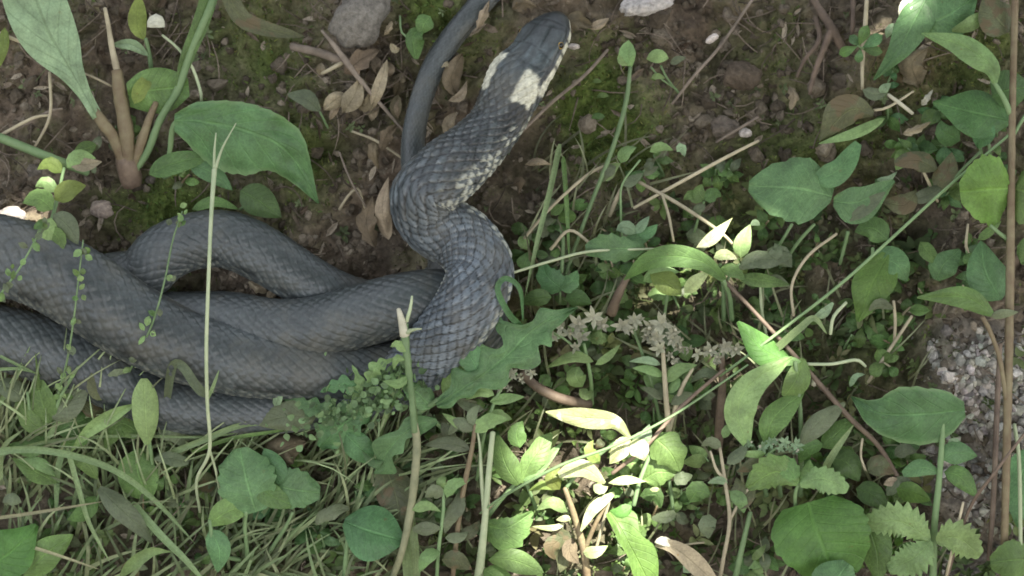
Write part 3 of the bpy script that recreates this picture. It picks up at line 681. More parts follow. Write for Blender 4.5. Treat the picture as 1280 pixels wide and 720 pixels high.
# fruiting weeds over the coils
def budded(base, pts, label, n, hub=1.):
    r = thing('budding_weed', label, 'weed', base, 'slender weeds with knobbly green buds in front of the coils')
    tube('stem', [(*p, 1.6 - .8 * i / len(pts)) for i, p in enumerate(pts)], ST['green'], r)
    q = smooth_pts(pts, n)
    for i in range(n):
        if i < n * .12: continue
        for k in range([0, 1, 2, 3, 4][RS.randint(5)]):
            a = RS.uniform(0, 6.28); l = RS.uniform(4, 15) * hub
            c = q[i] + RS.randn(3) * [4, 4, 3]
            leaf(r, [c, c + np.array([math.cos(a) * l * .5, math.sin(a) * l * .5, 3]), c + np.array([math.cos(a) * l, math.sin(a) * l, 2])], ['lite', 'grey', 'mid', 'lite'][RS.randint(4)], 'bud', w=RS.uniform(3, 5) * hub, kind='ell', fold=.6, curl=.3, n=5, m=2)
budded((60, 530, 0), [(60, 530, 0), (72, 495, 60), (84, 450, 110), (92, 400, 136), (98, 350, 146), (104, 300, 146)], 'knobbly green weed standing before the thick left coil', 18)
budded((150, 485, 0), [(150, 485, 20), (172, 445, 96), (192, 400, 122), (206, 350, 118), (216, 300, 96), (228, 264, 84)], 'taller knobbly weed leaning right in front of the arched coil', 17)
budded((-20, 400, 10), [(-20, 400, 100), (2, 366, 150), (24, 336, 152), (44, 300, 148), (56, 276, 140)], 'knobbly weed at the left edge over the thick coil', 12)
plant('yellow_green_weed', 'fresh yellow-green weed growing above the thick left coil', 'weed', (66, 262, 40), [('green', [(60, 290, 100, 2.5), (70, 255, 84, 2.5), (80, 210, 60, 2)]), ('green', [(-10, 168, 40, 6), (30, 184, 44, 6), (70, 200, 44, 6), (110, 216, 34, 5)], 'petiole')],
    [Lf((66, 262, 104), (48, 248, 110), (28, 254, 106), mat='mid', w=14), Lf((68, 250, 90), (88, 236, 96), (108, 232, 90), mat='yel', w=13),
     Lf((64, 272, 110), (58, 292, 118), (46, 316, 114), mat='lite', w=12), Lf((66, 268, 108), (84, 282, 114), (98, 306, 112), mat='grey', w=14),
     Lf((78, 216, 62), (62, 204, 66), (46, 212, 62), mat='yel', w=9), Lf((84, 210, 60), (98, 196, 62), (120, 198, 52), mat='lite', w=10), Lf((70, 240, 80), (56, 228, 84), (44, 234, 80), mat='lite', w=9),
     Lf((86, 200, 56), (104, 206, 60), (128, 202, 50), mat='dry', w=9, fold=.5), Lf((60, 284, 112), (74, 300, 118), (70, 322, 116), mat='mid', w=10)])
# long grass stalk left of centre
r = thing('grass_stalk', 'long thin pale grass stalk rising in front of the coils to a forked tip', 'grass stalk', (250, 640, -5))
tube('stem', [(250, 640, -5, 2), (246, 600, 40, 2), (262, 562, 80, 2.2), (259, 500, 120, 2.2), (258, 430, 146, 2.3), (261, 340, 150, 2.3), (264, 270, 130, 2.5), (268, 212, 104, 3.2)], ST['pale'], r)
tube('stem', [(262, 562, 80, 1.6), (270, 590, 50, 1.6), (278, 632, 10, 1.4)], ST['pale'], r)
tube('tip', [(268, 214, 104, 2.4), (268, 190, 104, 1.6), (270, 166, 104, .7)], ST['pale'], r)
tube('tip', [(268, 214, 104, 2.4), (278, 185, 106, 1.4), (295, 154, 108, .6)], ST['pale'], r)
blade([(258, 495, 110), (245, 482, 116), (228, 458, 112), (216, 458, 100), (210, 490, 70), (206, 535, 20)], 6, 'bent grey-green blade folded against the lower coil', 'grey')
blade([(258, 500, 112), (266, 484, 118), (274, 462, 120)], 2.5, 'tiny blade beside the thin stalk over the lower coil')
# lower left leaves and blades
plant('oval_leaf_seedling', 'seedling with one smooth upright oval leaf under the lowest coil', 'seedling', (192, 600, 0), [('green', [(192, 610, -5, 2.5), (190, 575, 30, 2.5), (184, 540, 60, 3)])],
    [Lf((184, 556, 60), (182, 520, 76), (180, 473, 84), mat='lite', wl=[3, 10, 15, 17, 17, 15, 4], wr=[3, 10, 15, 17, 17, 15, 4], fold=.06, curl=.35, wav=.03, label='smooth pale oval leaf'),
     Lf((178, 545, 40), (150, 530, 50), (130, 562, 30), mat='mid', w=16), Lf((176, 560, 20), (172, 590, 26), (188, 626, 10), mat='mid', w=26, kind='ell'), Lf((196, 545, 40), (215, 540, 44), (232, 560, 30), mat='grey', w=12)])
blade([(172, 504, 70), (140, 520, 66), (110, 540, 56), (86, 568, 40)], 9, 'wide light blade curving away left of the oval leaf', 'lite', kind='lance')
blade([(-20, 566, 40), (40, 562, 62), (100, 572, 70), (150, 592, 64), (196, 628, 40), (246, 682, 10)], 4.5, 'long arching pale blade sweeping from the left edge to the bottom', 'grass')
blade([(-20, 650, 40), (50, 640, 50), (134, 626, 46)], 2.2, 'straight thin straw blade at the lower left', 'straw')
blade([(-10, 572, 20), (60, 552, 40), (150, 545, 46), (260, 546, 48), (330, 534, 40)], 2.2, 'thin level blade crossing below the oval leaf', 'grass')
blade([(200, 572, 30), (250, 552, 50), (310, 530, 54), (394, 530, 44)], 4, 'curving blade passing behind the thin stalk', 'grass')
blade([(240, 565, 30), (290, 548, 50), (340, 540, 50), (396, 532, 40)], 2.6, 'dark thin blade just below the lowest coil', 'mid')
blade([(80, 560, 30), (72, 590, 20), (70, 650, -5)], 4, 'short upright blade under the arching pale blade')
blade([(84, 560, 40), (98, 610, 40), (112, 655, 36), (138, 704, 24)], 3.4, 'slanting blade crossing the straw blade')
blade([(10, 675, 30), (60, 690, 40), (125, 712, 30)], 2.2, 'thin curved blade at the bottom left corner', 'straw')
blade([(165, 628, 20), (200, 668, 34), (232, 700, 34), (262, 735, 10)], 5, 'pale blade running down to the bottom edge left of centre', 'grass')
blade([(-5, 512, 30), (20, 470, 60), (38, 432, 80)], 3, 'straight pale blade in front of the left coils', 'grass')
blade([(-10, 440, 70), (20, 455, 76), (56, 472, 60)], 2, 'thin blade over the lower left coil', 'grass')
blade([(-10, 462, 60), (30, 462, 66), (80, 478, 50)], 2, 'second thin blade over the lower left coil', 'grass')
blade([(48, 520, 30), (48, 480, 60), (44, 440, 80)], 2.4, 'upright green blade before the lower left coil', 'mid')
blade([(50, 560, 20), (76, 524, 50), (100, 494, 66)], 3.4, 'slanting green blade in the lower left weeds', 'grass')
blade([(0, 600, 0), (4, 560, 24), (30, 536, 30)], 3.5, 'curved blade at the left edge', 'grass')
blade([(148, 724, 20), (165, 706, 40), (190, 690, 46), (216, 690, 36)], 8, 'pale broad blade curling near the bottom edge', 'lite', kind='lance')
plant('spatulate_seedling', 'seedling with a long tongue-shaped leaf pointing down right at the lower left', 'seedling', (120, 640, 0), [('green', [(120, 640, 0, 2), (122, 625, 30, 2), (126, 612, 44, 2)])],
    [Lf((124, 610, 46), (145, 630, 52), (168, 652, 44), (190, 678, 24), mat='grey', wl=[4, 13, 14, 12, 8, 2], wr=[4, 13, 15, 12, 8, 2], fold=.15),
     Lf((120, 620, 30), (105, 640, 34), (84, 650, 22), mat='mid', w=12), Lf((122, 600, 24), (108, 580, 34), (86, 572, 24), mat='mid', w=10, kind='ell')])
plant('twin_leaf_seedling', 'seedling with two crossing narrow leaves at the left edge', 'seedling', (75, 612, 0), [('green', [(75, 615, -5, 2), (72, 605, 20, 2)])],
    [Lf((72, 604, 24), (45, 590, 34), (14, 572, 28), mat='mid', w=13, kind='lance'), Lf((70, 596, 30), (50, 580, 38), (22, 574, 30), mat='lite', w=8, kind='lance')])
plant('small_round_leaf', 'small pale oval leaf near the left edge below the narrow pair', 'leaf', (14, 628, 0), [('green', [(30, 645, -5, 1.5), (26, 635, 14, 1.5)])], [Lf((3, 628, 20), (14, 624, 24), (27, 628, 20), mat='grey', w=8, kind='ell')])
leaf(None, [(192, 574, 44), (212, 572, 52), (236, 578, 42)], 'grey', 'folded_leaf', 'pale grey-green folded leaf fragment under the thin stalk', 'leaf', wl=[1, 8, 8, 7, 4], wr=[1, 7, 11, 12, 3], fold=.4)
plant('corner_leaf_plant', 'large vivid green leaf in the bottom left corner', 'plant', (0, 735, 0), [('green', [(0, 740, -5, 4), (8, 725, 20, 4)])],
    [Lf((-20, 712, 30), (14, 690, 40), (46, 656, 34), mat='vivid', wl=[10, 34, 40, 30, 14, 3], wr=[10, 26, 32, 28, 14, 3], wav=.12), Lf((30, 720, 24), (60, 690, 30), (92, 668, 18), mat='mid', w=20)])
plant('leafy_weed', 'broad-leaved weed with overlapping dull leaves under the lower left coil', 'weed', (60, 560, 0), [('green', [(60, 560, -5, 3), (66, 540, 24, 3), (74, 500, 60, 2.5), (98, 458, 80, 2)]), ('green', [(60, 548, 10, 2), (40, 520, 40, 2), (34, 490, 54, 2)])],
    [Lf((66, 525, 50), (88, 500, 62), (112, 462, 60), mat='grey', w=19), Lf((62, 530, 44), (52, 500, 56), (46, 466, 56), mat='mid', w=17), Lf((60, 535, 40), (40, 528, 46), (18, 494, 42), mat='mid', w=13),
     Lf((70, 540, 40), (90, 530, 46), (118, 520, 36), mat='dark', w=17), Lf((56, 545, 30), (40, 560, 34), (10, 556, 20), mat='mid', w=12), Lf((76, 556, 30), (98, 548, 36), (124, 536, 26), mat='mid', w=11, kind='ell'), Lf((30, 500, 50), (14, 486, 56), (-12, 480, 50), mat='grey', w=14)])
plant('curled_leaf_weed', 'weed with brown-edged curled leaves between the coil and the oval leaf', 'weed', (140, 530, 0), [('red', [(140, 535, -5, 2), (138, 505, 40, 2), (132, 478, 62, 2)])],
    [Lf((132, 500, 56), (120, 480, 70), (124, 456, 66), mat='brown', w=13, fold=.5), Lf((134, 490, 60), (148, 470, 70), (166, 468, 60), mat='grey', w=11), Lf((138, 505, 50), (156, 495, 56), (168, 520, 40), mat='mid', w=12, kind='ell'), Lf((130, 510, 40), (112, 512, 50), (100, 496, 44), mat='brown', w=10)])
# lower centre-left
plant('mallow', 'soft round-lobed mallow leaves beneath the snake left of centre', 'plant', (320, 690, 0), [('green', [(310, 700, -5, 3), (306, 660, 30, 2.5), (308, 640, 50, 2.5)]), ('green', [(330, 700, -5, 3), (356, 660, 26, 2.5), (366, 640, 40, 2)]), ('green', [(300, 700, -5, 3), (270, 690, 30, 2.5), (262, 650, 46, 2.5)])],
    [Lf((320, 640, 52), (308, 600, 64), (300, 560, 54), mat='blue', wl=[14, 34, 38, 34, 30, 8], wr=[14, 30, 36, 38, 30, 8], wav=.1, teeth=6, td=.07), Lf((332, 602, 44), (364, 612, 52), (400, 616, 40), mat='blue', wl=[8, 24, 28, 24, 8], wr=[8, 18, 24, 20, 8], teeth=5, td=.07),
     Lf((262, 655, 46), (284, 640, 54), (318, 630, 44), mat='mid', wl=[4, 16, 18, 12, 2], wr=[4, 14, 16, 12, 2]), Lf((262, 662, 40), (274, 686, 44), (272, 716, 28), mat='blue', w=15), Lf((330, 560, 50), (344, 590, 54), (340, 616, 40), mat='blue', w=16, kind='ell'),
     Lf((395, 655, 30), (415, 640, 40), (436, 636, 30), mat='grey', wl=[2, 14, 4, 12, 2], wr=[2, 4, 14, 4, 2]), Lf((316, 596, 58), (340, 620, 60), (372, 634, 44), mat='mid', w=15)])
plant('yarrow_weed', 'fluffy pale blue-green weed with finely cut foliage beneath the raised body', 'weed', (440, 570, 0), [('green', [(430, 600, -5, 3), (434, 560, 40, 3), (446, 510, 80, 2)]), ('green', [(434, 570, 30, 2), (410, 530, 60, 2), (390, 510, 70, 1.5)]), ('green', [(434, 570, 30, 2), (470, 520, 70, 2), (488, 470, 96, 1.5)])],
    [Lf((400, 560, 50), (430, 530, 70), (478, 500, 70), mat='blue', wl=[6, 26, 30, 24, 12, 3], wr=[6, 20, 26, 22, 12, 3], wav=.25, lobes=(5, .35)), Lf((440, 520, 74), (400, 512, 76), (350, 496, 60), mat='blue', w=15, lobes=(5, .5)),
     Lf((450, 490, 92), (430, 480, 96), (400, 490, 86), mat='blue', w=12, lobes=(4, .5)), Lf((460, 480, 98), (470, 460, 108), (492, 448, 100), mat='lite', w=11, lobes=(4, .5)), Lf((470, 510, 84), (490, 490, 96), (500, 460, 96), mat='mid', w=14, lobes=(5, .5)),
     Lf((396, 520, 60), (360, 520, 70), (318, 530, 52), mat='grey', w=19, wav=.2), Lf((430, 540, 60), (450, 560, 60), (476, 580, 40), mat='blue', w=17), Lf((440, 500, 88), (450, 480, 98), (440, 456, 98), mat='lite', w=8, lobes=(3, .5)), Lf((478, 470, 100), (500, 476, 104), (520, 468, 96), mat='lite', w=9, lobes=(3, .5))])
rr_ = thing('fluffy_weed', 'mat of tiny pale green frilly leaflets under the end of the lower coil', 'weed', (440, 520, 20))
B = Bag()
tv_, tf_, _u = leaf_flat(); n_f = 420
cx = np.concatenate([RS.normal(440, 42, n_f // 2), RS.normal(492, 26, n_f - n_f // 2)]); cy = 505 - (cx - 440) * .45 + RS.normal(0, 17, n_f)
fv, ff, fc = scatter(tv_, tf_, P(np.stack([cx, cy, 84 + RS.rand(n_f) * 22], 1)), .9, RS.uniform(2.5, 6, n_f) * S, np.array([.14, .22, .10]) * RS.uniform(.5, 1.5, (n_f, 1)))
tag(obj('leaflets', mesh('leaflets', rel(fv, rr_), ff, col=fc), MAT_LEAFY, rr_), kind='stuff')
leaf(None, [(344, 510, 60), (348, 494, 70), (346, 478, 64)], 'pale', 'leaf_tip', 'tiny pale pointed leaf tip in front of the lowest coil', 'leaf', w=6)
plant('round_leaf_plant', 'large round leaf half green half brown left of the thick broken stem', 'plant', (460, 720, 0), [('green', [(430, 730, -5, 3), (432, 700, 20, 3), (436, 660, 36, 3)])],
    [Lf((430, 652, 40), (462, 664, 54), (503, 676, 40), mat='blue', wl=[6, 26, 34, 34, 26, 6], wr=[6, 26, 38, 38, 26, 6], kind='round', wav=.07, label='round green leaf'), Lf((480, 580, 20), (496, 625, 30), (500, 670, 18), mat='brown', w=24, label='brownish shaded leaf')])
plant('jagged_leaf_plant', 'jagged blue-green lobed leaf bending left off the thick stem', 'plant', (548, 560, 30), [('green', [(560, 560, 20, 2.5), (556, 540, 50, 2.5), (545, 528, 76, 3)])],
    [Lf((546, 526, 80), (520, 532, 86), (492, 555, 78), (468, 592, 52), mat='blue', wl=[4, 12, 14, 6, 18, 6, 26, 1], wr=[4, 9, 16, 8, 18, 24, 4, 1], fold=.3, n=34, m=5, sm=1), Lf((480, 576, 64), (466, 580, 66), (452, 562, 60), mat='blue', w=5), Lf((552, 528, 70), (562, 544, 66), (570, 560, 50), mat='grey', w=8)])
r = thing('broken_stem', 'thick broken stem with a pale frayed top in front of the snake', 'stem', (490, 735, -5))
tube('stem', [(484, 740, -5, 4), (502, 690, 40, 4.4), (513, 640, 60, 5), (519, 590, 80, 5), (521, 555, 90, 5.2), (518, 530, 98, 4.6)], ST['pith'], r, rough=.15)
tube('stem', [(518, 540, 100, 4), (514, 490, 122, 4), (508, 440, 140, 4.6), (505, 405, 146, 5.4)], ST['green'], r, rough=.2)
tube('splinter', [(506, 420, 146, 6), (502, 400, 150, 4.5), (498, 386, 152, 2.5)], ST['bud'], r); tube('splinter', [(508, 402, 148, 2.5), (513, 385, 152, 2), (515, 370, 152, 1.2)], ST['pale'], r); tube('splinter', [(508, 416, 148, 4), (516, 412, 150, 2), (527, 411, 146, 1)], ST['pale'], r)
leaf(r, [(508, 440, 144), (496, 430, 148), (488, 434, 142)], 'lite', 'leaflet', w=6); leaf(r, [(506, 450, 142), (496, 448, 146), (492, 462, 138)], 'lite', 'leaflet', w=5); leaf(r, [(510, 470, 130), (498, 480, 134), (478, 476, 122)], 'lite', 'leaflet', w=6)
for k, (a, lab) in enumerate([([(512, 740, -5), (508, 690, 30), (510, 640, 54)], 'left'), ([(520, 740, -5), (518, 680, 34), (512, 620, 54)], 'right')]):
    blade(a, 6, 'pale blade rising beside the foot of the broken stem, %s one' % ('the more upright' if k else 'the lower'), 'grass')
blade([(520, 545, 80), (516, 500, 108), (510, 450, 126)], 4, 'narrow green blade along the broken stem')
blade([(476, 540, 50), (488, 500, 90), (500, 468, 110)], 3, 'narrow blade left of the broken stem')
blade([(470, 560, 30), (484, 520, 70), (506, 480, 100)], 2.4, 'second narrow blade left of the broken stem')
r = thing('reed_stem', 'pale green hollow stem standing right of the broken stem', 'stem', (598, 735, -5))
tube('stem', [(596, 740, -5, 6.5), (602, 690, 40, 5), (607, 640, 64, 4), (611, 590, 80, 3.6), (616, 540, 92, 3.2)], ST['pale'], r)
tube('stem', [(606, 650, 60, 2.6), (602, 600, 76, 2.4), (600, 560, 84, 1.8), (596, 535, 88, 1)], ST['pale'], r)
# big lobed leaf right of the snake
plant('dandelion', 'large jagged dandelion-like leaf lying against the right side of the raised coil', 'plant', (520, 520, 40), [('green', [(505, 560, 10, 4), (520, 520, 70, 4), (548, 500, 90, 4)])],
    [Lf((545, 506, 92), (590, 478, 108), (632, 446, 112), (672, 408, 104), (722, 384, 84), mat='blue', wl=[5, 8, 10, 34, 12, 8, 44, 14, 12, 46, 14, 8, 20, 8, 5, 1], wr=[5, 14, 8, 16, 10, 26, 30, 12, 34, 38, 16, 34, 14, 12, 5, 1], fold=.2, m=6, wav=.12, n=60, sm=1),
     Lf((600, 470, 106), (582, 440, 112), (548, 436, 100), mat='blue', w=16, wav=.15), Lf((560, 500, 90), (570, 470, 100), (592, 456, 100), mat='mid', w=14), Lf((640, 430, 108), (618, 398, 112), (584, 396, 110), mat='blue', w=9, lobes=(3, .4)), Lf((540, 510, 84), (520, 490, 96), (500, 478, 92), mat='blue', w=16, wav=.2)])
blade([(655, 412, 90), (636, 392, 124), (622, 362, 136), (632, 348, 136), (650, 362, 126), (654, 405, 96)], 4, 'looping blade curling beside the raised coil', 'blue')
blade([(700, 180, 40), (688, 236, 56), (672, 300, 66), (656, 372, 60)], 3.6, 'straight pale green blade slanting right of the neck', 'grass')
blade([(704, 196, 36), (708, 250, 40), (712, 330, 34)], 3, 'thin upright blade right of the slanting one', 'mid')
tube('straw', [(628, 345, 100, 1.6), (690, 326, 74, 1.8), (740, 314, 62, 1.8), (818, 311, 60, 1.4)], ST['pale'], label='thin pale straw running right from the raised coil', cat='straw')
tube('straw', [(655, 298, 26, 1.8), (690, 258, 40, 2), (738, 216, 38, 2), (770, 204, 30, 1.6)], ST['straw'], label='bent straw arching below the mossy patch', cat='straw')
tube('straw', [(796, 226, 26, 2.2), (850, 256, 44, 2.4), (900, 290, 46, 2.2), (920, 310, 40, 2)], ST['straw'], label='straight dry stick crossing toward the pale pointed leaves', cat='stick')
tube('straw', [(792, 260, 20, 1.8), (850, 228, 36, 2.2), (905, 198, 34, 2.2), (948, 176, 26, 1.8)], ST['straw'], label='dry stick rising to the upper right across its neighbour', cat='stick')
tube('straw', [(828, 244, 40, 1.8), (836, 270, 44, 1.8), (842, 302, 40, 1.6)], ST['straw'], label='short dry side twig hanging from the crossing sticks', cat='twig')
tube('straw', [(688, 312, 30, 2), (712, 288, 40, 2), (740, 306, 34, 2)], ST['straw'], label='short forked dry stalk above the toothed leaf', cat='stalk')
tube('straw', [(652, 165, 30, 2), (690, 128, 30, 2.2), (730, 95, 28, 2.2), (760, 62, 22, 2)], ST['twig'], label='thin dead twig slanting away from the collar of the snake', cat='twig')
tube('straw', [(840, 130, 20, 1.8), (870, 92, 34, 2), (900, 58, 30, 2), (940, 0, 20, 1.8)], ST['twig'], label='long thin twig on the dark clods at top right of the snake', cat='twig')
tube('straw', [(895, 178, 18, 1.6), (925, 160, 26, 2), (948, 146, 20, 1.6)], ST['twig'], label='thin twig lying on the dark crumbly soil', cat='twig')
# two-leaved sprigs over the moss
plant('sprig', 'tall curved sprig with one small cupped leaf on top over the moss', 'sprig', (705, 340, 0), [('green', [(706, 345, -4, 2.4), (736, 262, 34, 2.6), (764, 190, 48, 3), (782, 130, 52, 3.2), (788, 84, 50, 2.4)])],
    [Lf((790, 84, 50), (784, 70, 54), (786, 50, 50), mat='lite', w=11, kind='ell', fold=.3), Lf((788, 80, 50), (778, 76, 54), (776, 64, 50), mat='lite', w=6, kind='ell'), Lf((770, 208, 44), (758, 216, 48), (754, 228, 40), mat='grey', w=8), Lf((750, 226, 40), (766, 210, 44), (776, 204, 40), mat='lite', w=8)])
plant('sprig', 'small sprig with one round leaf seen flat beside the tall curved sprig', 'sprig', (850, 118, 2), [('green', [(850, 118, 2, 1.6), (834, 98, 18, 1.6), (826, 82, 26, 1.6)]), ('green', [(846, 112, 8, 1.2), (826, 98, 16, 1.2), (814, 84, 20, 1.2)])],
    [Lf((808, 74, 30), (822, 70, 34), (836, 73, 30), mat='lite', w=9, kind='ell', fold=.1), Lf((838, 80, 26), (848, 74, 28), (858, 72, 24), mat='grey', w=5), Lf((814, 98, 22), (822, 95, 24), (832, 98, 20), mat='lite', w=4)])
plant('sprig', 'low sprig of narrow leaves where the two dry sticks begin', 'sprig', (790, 250, 2), [('green', [(778, 300, 2, 1.6), (776, 262, 26, 1.6), (778, 230, 36, 1.4), (800, 200, 34, 1.4)]), ('straw', [(762, 270, 10, 2.4), (770, 250, 26, 3), (776, 236, 32, 2)], 'stem')],
    [Lf((776, 204, 36), (782, 190, 42), (796, 184, 38), mat='lite', w=8), Lf((812, 190, 30), (826, 183, 34), (842, 188, 28), mat='lite', w=6), Lf((778, 232, 36), (790, 226, 38), (804, 216, 32), mat='grey', w=7), Lf((752, 226, 30), (764, 212, 36), (774, 206, 32), mat='grey', w=9), Lf((846, 190, 24), (852, 184, 26), (856, 196, 22), mat='pale', w=6), Lf((800, 218, 28), (812, 214, 30), (824, 208, 24), mat='grey', w=5)])
plant('three_lobed_seedling', 'three-lobed small leaf on the soil right of the crossing sticks', 'seedling', (872, 275, 0), [('green', [(868, 290, 0, 1.6), (874, 270, 16, 1.6), (880, 252, 26, 1.6)])],
    [Lf((880, 250, 28), (874, 240, 32), (878, 230, 30), mat='mid', w=9), Lf((880, 250, 28), (894, 242, 32), (902, 246, 28), mat='mid', w=9), Lf((878, 252, 28), (864, 244, 32), (854, 250, 28), mat='mid', w=8), Lf((882, 256, 26), (872, 262, 28), (864, 272, 22), mat='grey', w=6)])

plant('toothed_leaf_plant', 'blunt-toothed pale leaf with a clear midrib right of the slanting blade', 'plant', (800, 345, 5), [('pale', [(812, 312, 40, 1.4), (790, 311, 52, 1.5), (770, 311, 56, 1.3)], 'petiole'), ('green', [(812, 345, -5, 2), (816, 330, 20, 2), (812, 312, 40, 1.6)])],
    [Lf((806, 310, 54), (770, 311, 64), (732, 314, 54), mat='blue', wl=[3, 14, 17, 16, 10, 5], wr=[3, 10, 16, 20, 18, 8], teeth=5, td=.12, label='toothed leaf'), Lf((796, 292, 46), (782, 284, 56), (770, 288, 50), mat='pale', w=9, kind='ell'), Lf((794, 292, 48), (804, 280, 54), (812, 270, 48), mat='pale', w=6), Lf((795, 294, 46), (812, 290, 52), (822, 280, 46), mat='blue', w=8), Lf((780, 298, 46), (794, 300, 50), (818, 292, 44), mat='blue', w=9)])
plant('dim_lobed_plant', 'dim lobed leaf low beside the foot of the slanting blade', 'plant', (700, 372, 0), [('green', [(700, 380, -5, 2), (700, 365, 14, 2)]), ('green', [(702, 340, 20, 2.4), (704, 300, 30, 2.6), (700, 285, 34, 2)])],
    [Lf((704, 362, 20), (684, 345, 28), (678, 326, 24), mat='blue', w=16, teeth=4), Lf((700, 362, 22), (714, 352, 26), (722, 338, 20), mat='blue', w=11, teeth=3), Lf((690, 372, 16), (670, 372, 22), (650, 380, 14), mat='dark', w=11), Lf((706, 374, 16), (722, 372, 20), (740, 380, 12), mat='dark', w=11)])
# pale pointed leaves, centre right
plant('arching_leaf_plant', 'long arching strap leaf with yellow-green leaves beneath it right of centre', 'plant', (820, 400, 0), [('brown', [(764, 392, 5, 7), (772, 370, 22, 6), (784, 346, 40, 4)], 'stem'), ('green', [(915, 400, 0, 3), (912, 370, 30, 3), (904, 350, 52, 3)]), ('green', [(830, 400, -5, 2), (834, 370, 20, 2), (836, 355, 30, 2)])],
    [Lf((906, 350, 54), (880, 328, 74), (842, 320, 82), (808, 328, 70), (780, 350, 44), mat='mid', wl=[4, 10, 13, 14, 12, 8, 1], wr=[4, 8, 13, 15, 13, 8, 1], fold=.2, curl=.1, label='long arching strap leaf'),
     Lf((812, 340, 40), (832, 352, 46), (852, 368, 36), mat='yel', w=15, kind='ell'), Lf((804, 352, 34), (826, 340, 42), (850, 340, 40), mat='lite', w=9), Lf((856, 366, 40), (872, 350, 56), (888, 338, 52), mat='bright', w=9)])
plant('pointed_leaf_plant', 'upright plant with bright pale pointed leaves right of centre', 'plant', (905, 380, 0), [('green', [(905, 400, -5, 3), (904, 360, 30, 2.6), (900, 330, 50, 2.4)]), ('green', [(904, 360, 30, 2), (915, 340, 44, 2), (925, 330, 50, 2)])],
    [Lf((870, 310, 56), (890, 298, 66), (916, 272, 60), mat='bright', w=8, kind='lance', fold=.4), Lf((892, 322, 62), (906, 318, 66), (922, 324, 58), mat='bright', w=7), Lf((926, 322, 56), (928, 304, 64), (938, 280, 58), mat='lite', w=11, fold=.4),
     Lf((938, 282, 58), (944, 278, 60), (950, 282, 56), mat='pale', w=4, kind='ell'), Lf((924, 336, 52), (944, 326, 60), (990, 320, 44), mat='grey', wl=[2, 10, 14, 8, 10, 2], wr=[2, 8, 10, 14, 8, 2]), Lf((960, 322, 52), (972, 314, 56), (968, 304, 50), mat='grey', w=8), Lf((924, 348, 44), (948, 350, 50), (988, 356, 36), mat='mid', w=9), Lf((900, 336, 52), (916, 338, 56), (932, 350, 46), mat='mid', w=9)])
plant('small_pale_leaf_seedling', 'seedling with a pair of pale lobed leaves below the big blue-green leaf', 'seedling', (962, 352, 0), [('pale', [(958, 420, 0, 2), (952, 385, 20, 2), (950, 350, 34, 1.6)])],
    [Lf((956, 330, 36), (972, 318, 42), (990, 334, 34), mat='grey', w=13, kind='ell'), Lf((962, 344, 32), (974, 352, 36), (988, 358, 28), mat='grey', w=7)])
# creamy star flowers (spent stonecrop heads)
def stars(spots, base, stems, label, leaves=()):
    r = thing('stonecrop', label, 'plant', base, 'stonecrop plants with creamy star-shaped seed heads')
    for s_ in stems: tube('stem', s_[1], ST[s_[0]], r, sides=7)
    for (x, y, h, rad, npet) in [s__ for q__ in spots for s__ in (q__, (q__[0] + RS.randn() * 7, q__[1] + RS.randn() * 6 + 3, q__[2] - 6, q__[3] * .75, q__[4]))]:
        c = np.array([x + RS.randn() * 2, y + RS.randn() * 2, h + RS.randn() * 4], float); a0 = RS.rand() * 6; rad *= RS.uniform(.75, 1.15)
        B = Bag()
        for k in range(npet):
            a = a0 + k * 6.283 / npet + RS.randn() * .25; l = rad * RS.uniform(.75, 1.2); up_h = RS.uniform(.1, .9) * rad
            e = np.array([math.cos(a), math.sin(a), 0])
            v, f, u = leaf_vf([c, c + e * l * .5 + [0, 0, up_h * .6], c + e * l + [0, 0, up_h]], w=rad * .22, kind='lance', fold=.6, curl=.6, n=6, m=2, wav=.04)
            B.add(v, f, u=u)
        fl_ = B.make('flower', G['star'] if y < 500 else G['pale'], r)
        tube('flower_centre', [(x, y, h - 5, rad * .25), (x, y, h + 2, rad * .2)], ST['bud'], fl_, sides=6)
        fl_.children[0].location = (0, 0, 0)
    for l in leaves:
        l = dict(l); m_ = l.pop('mid'); mt = l.pop('mat', 'grey'); leaf(r, m_, mt, **l)
    return r
def fix_subparts():
    for o in bpy.data.objects:
        if o.parent and o.parent.parent and not o.get('_fx'):
            root = o.parent.parent
            o.location = -np.array(root.location); o['_fx'] = 1; del o['_fx']
stars([(680, 406, 70, 11, 6), (702, 410, 74, 12, 6), (726, 404, 76, 15, 7), (744, 398, 78, 15, 6), (724, 424, 74, 12, 5), (690, 420, 70, 9, 5)], (738, 470, 0),
      [('green', [(740, 505, -5, 2.6), (738, 470, 40, 2.6), (730, 430, 66, 2)]), ('green', [(736, 450, 54, 2), (706, 424, 68, 1.6), (684, 412, 70, 1.4)])], 'stonecrop with the widest row of creamy star heads left of the flower group',
      [Lf((742, 452, 60), (716, 446, 68), (682, 460, 56), mat='lite', w=7), Lf((744, 456, 58), (760, 446, 64), (776, 430, 56), mat='lite', w=5), Lf((728, 484, 40), (720, 470, 48), (724, 458, 44), mat='lite', w=13, kind='ell', label='round pale leaf'), Lf((724, 486, 36), (734, 494, 40), (742, 488, 30), mat='lite', w=7), Lf((672, 428, 60), (690, 422, 66), (712, 418, 62), mat='pale', w=5)])
stars([(780, 404, 80, 13, 6), (796, 402, 84, 14, 6), (790, 414, 80, 10, 5)], (800, 470, 0), [('green', [(826, 530, 0, 2.2), (812, 470, 50, 2.2), (792, 412, 80, 1.8)])], 'stonecrop with a narrow creamy star cluster in the middle of the flower group')
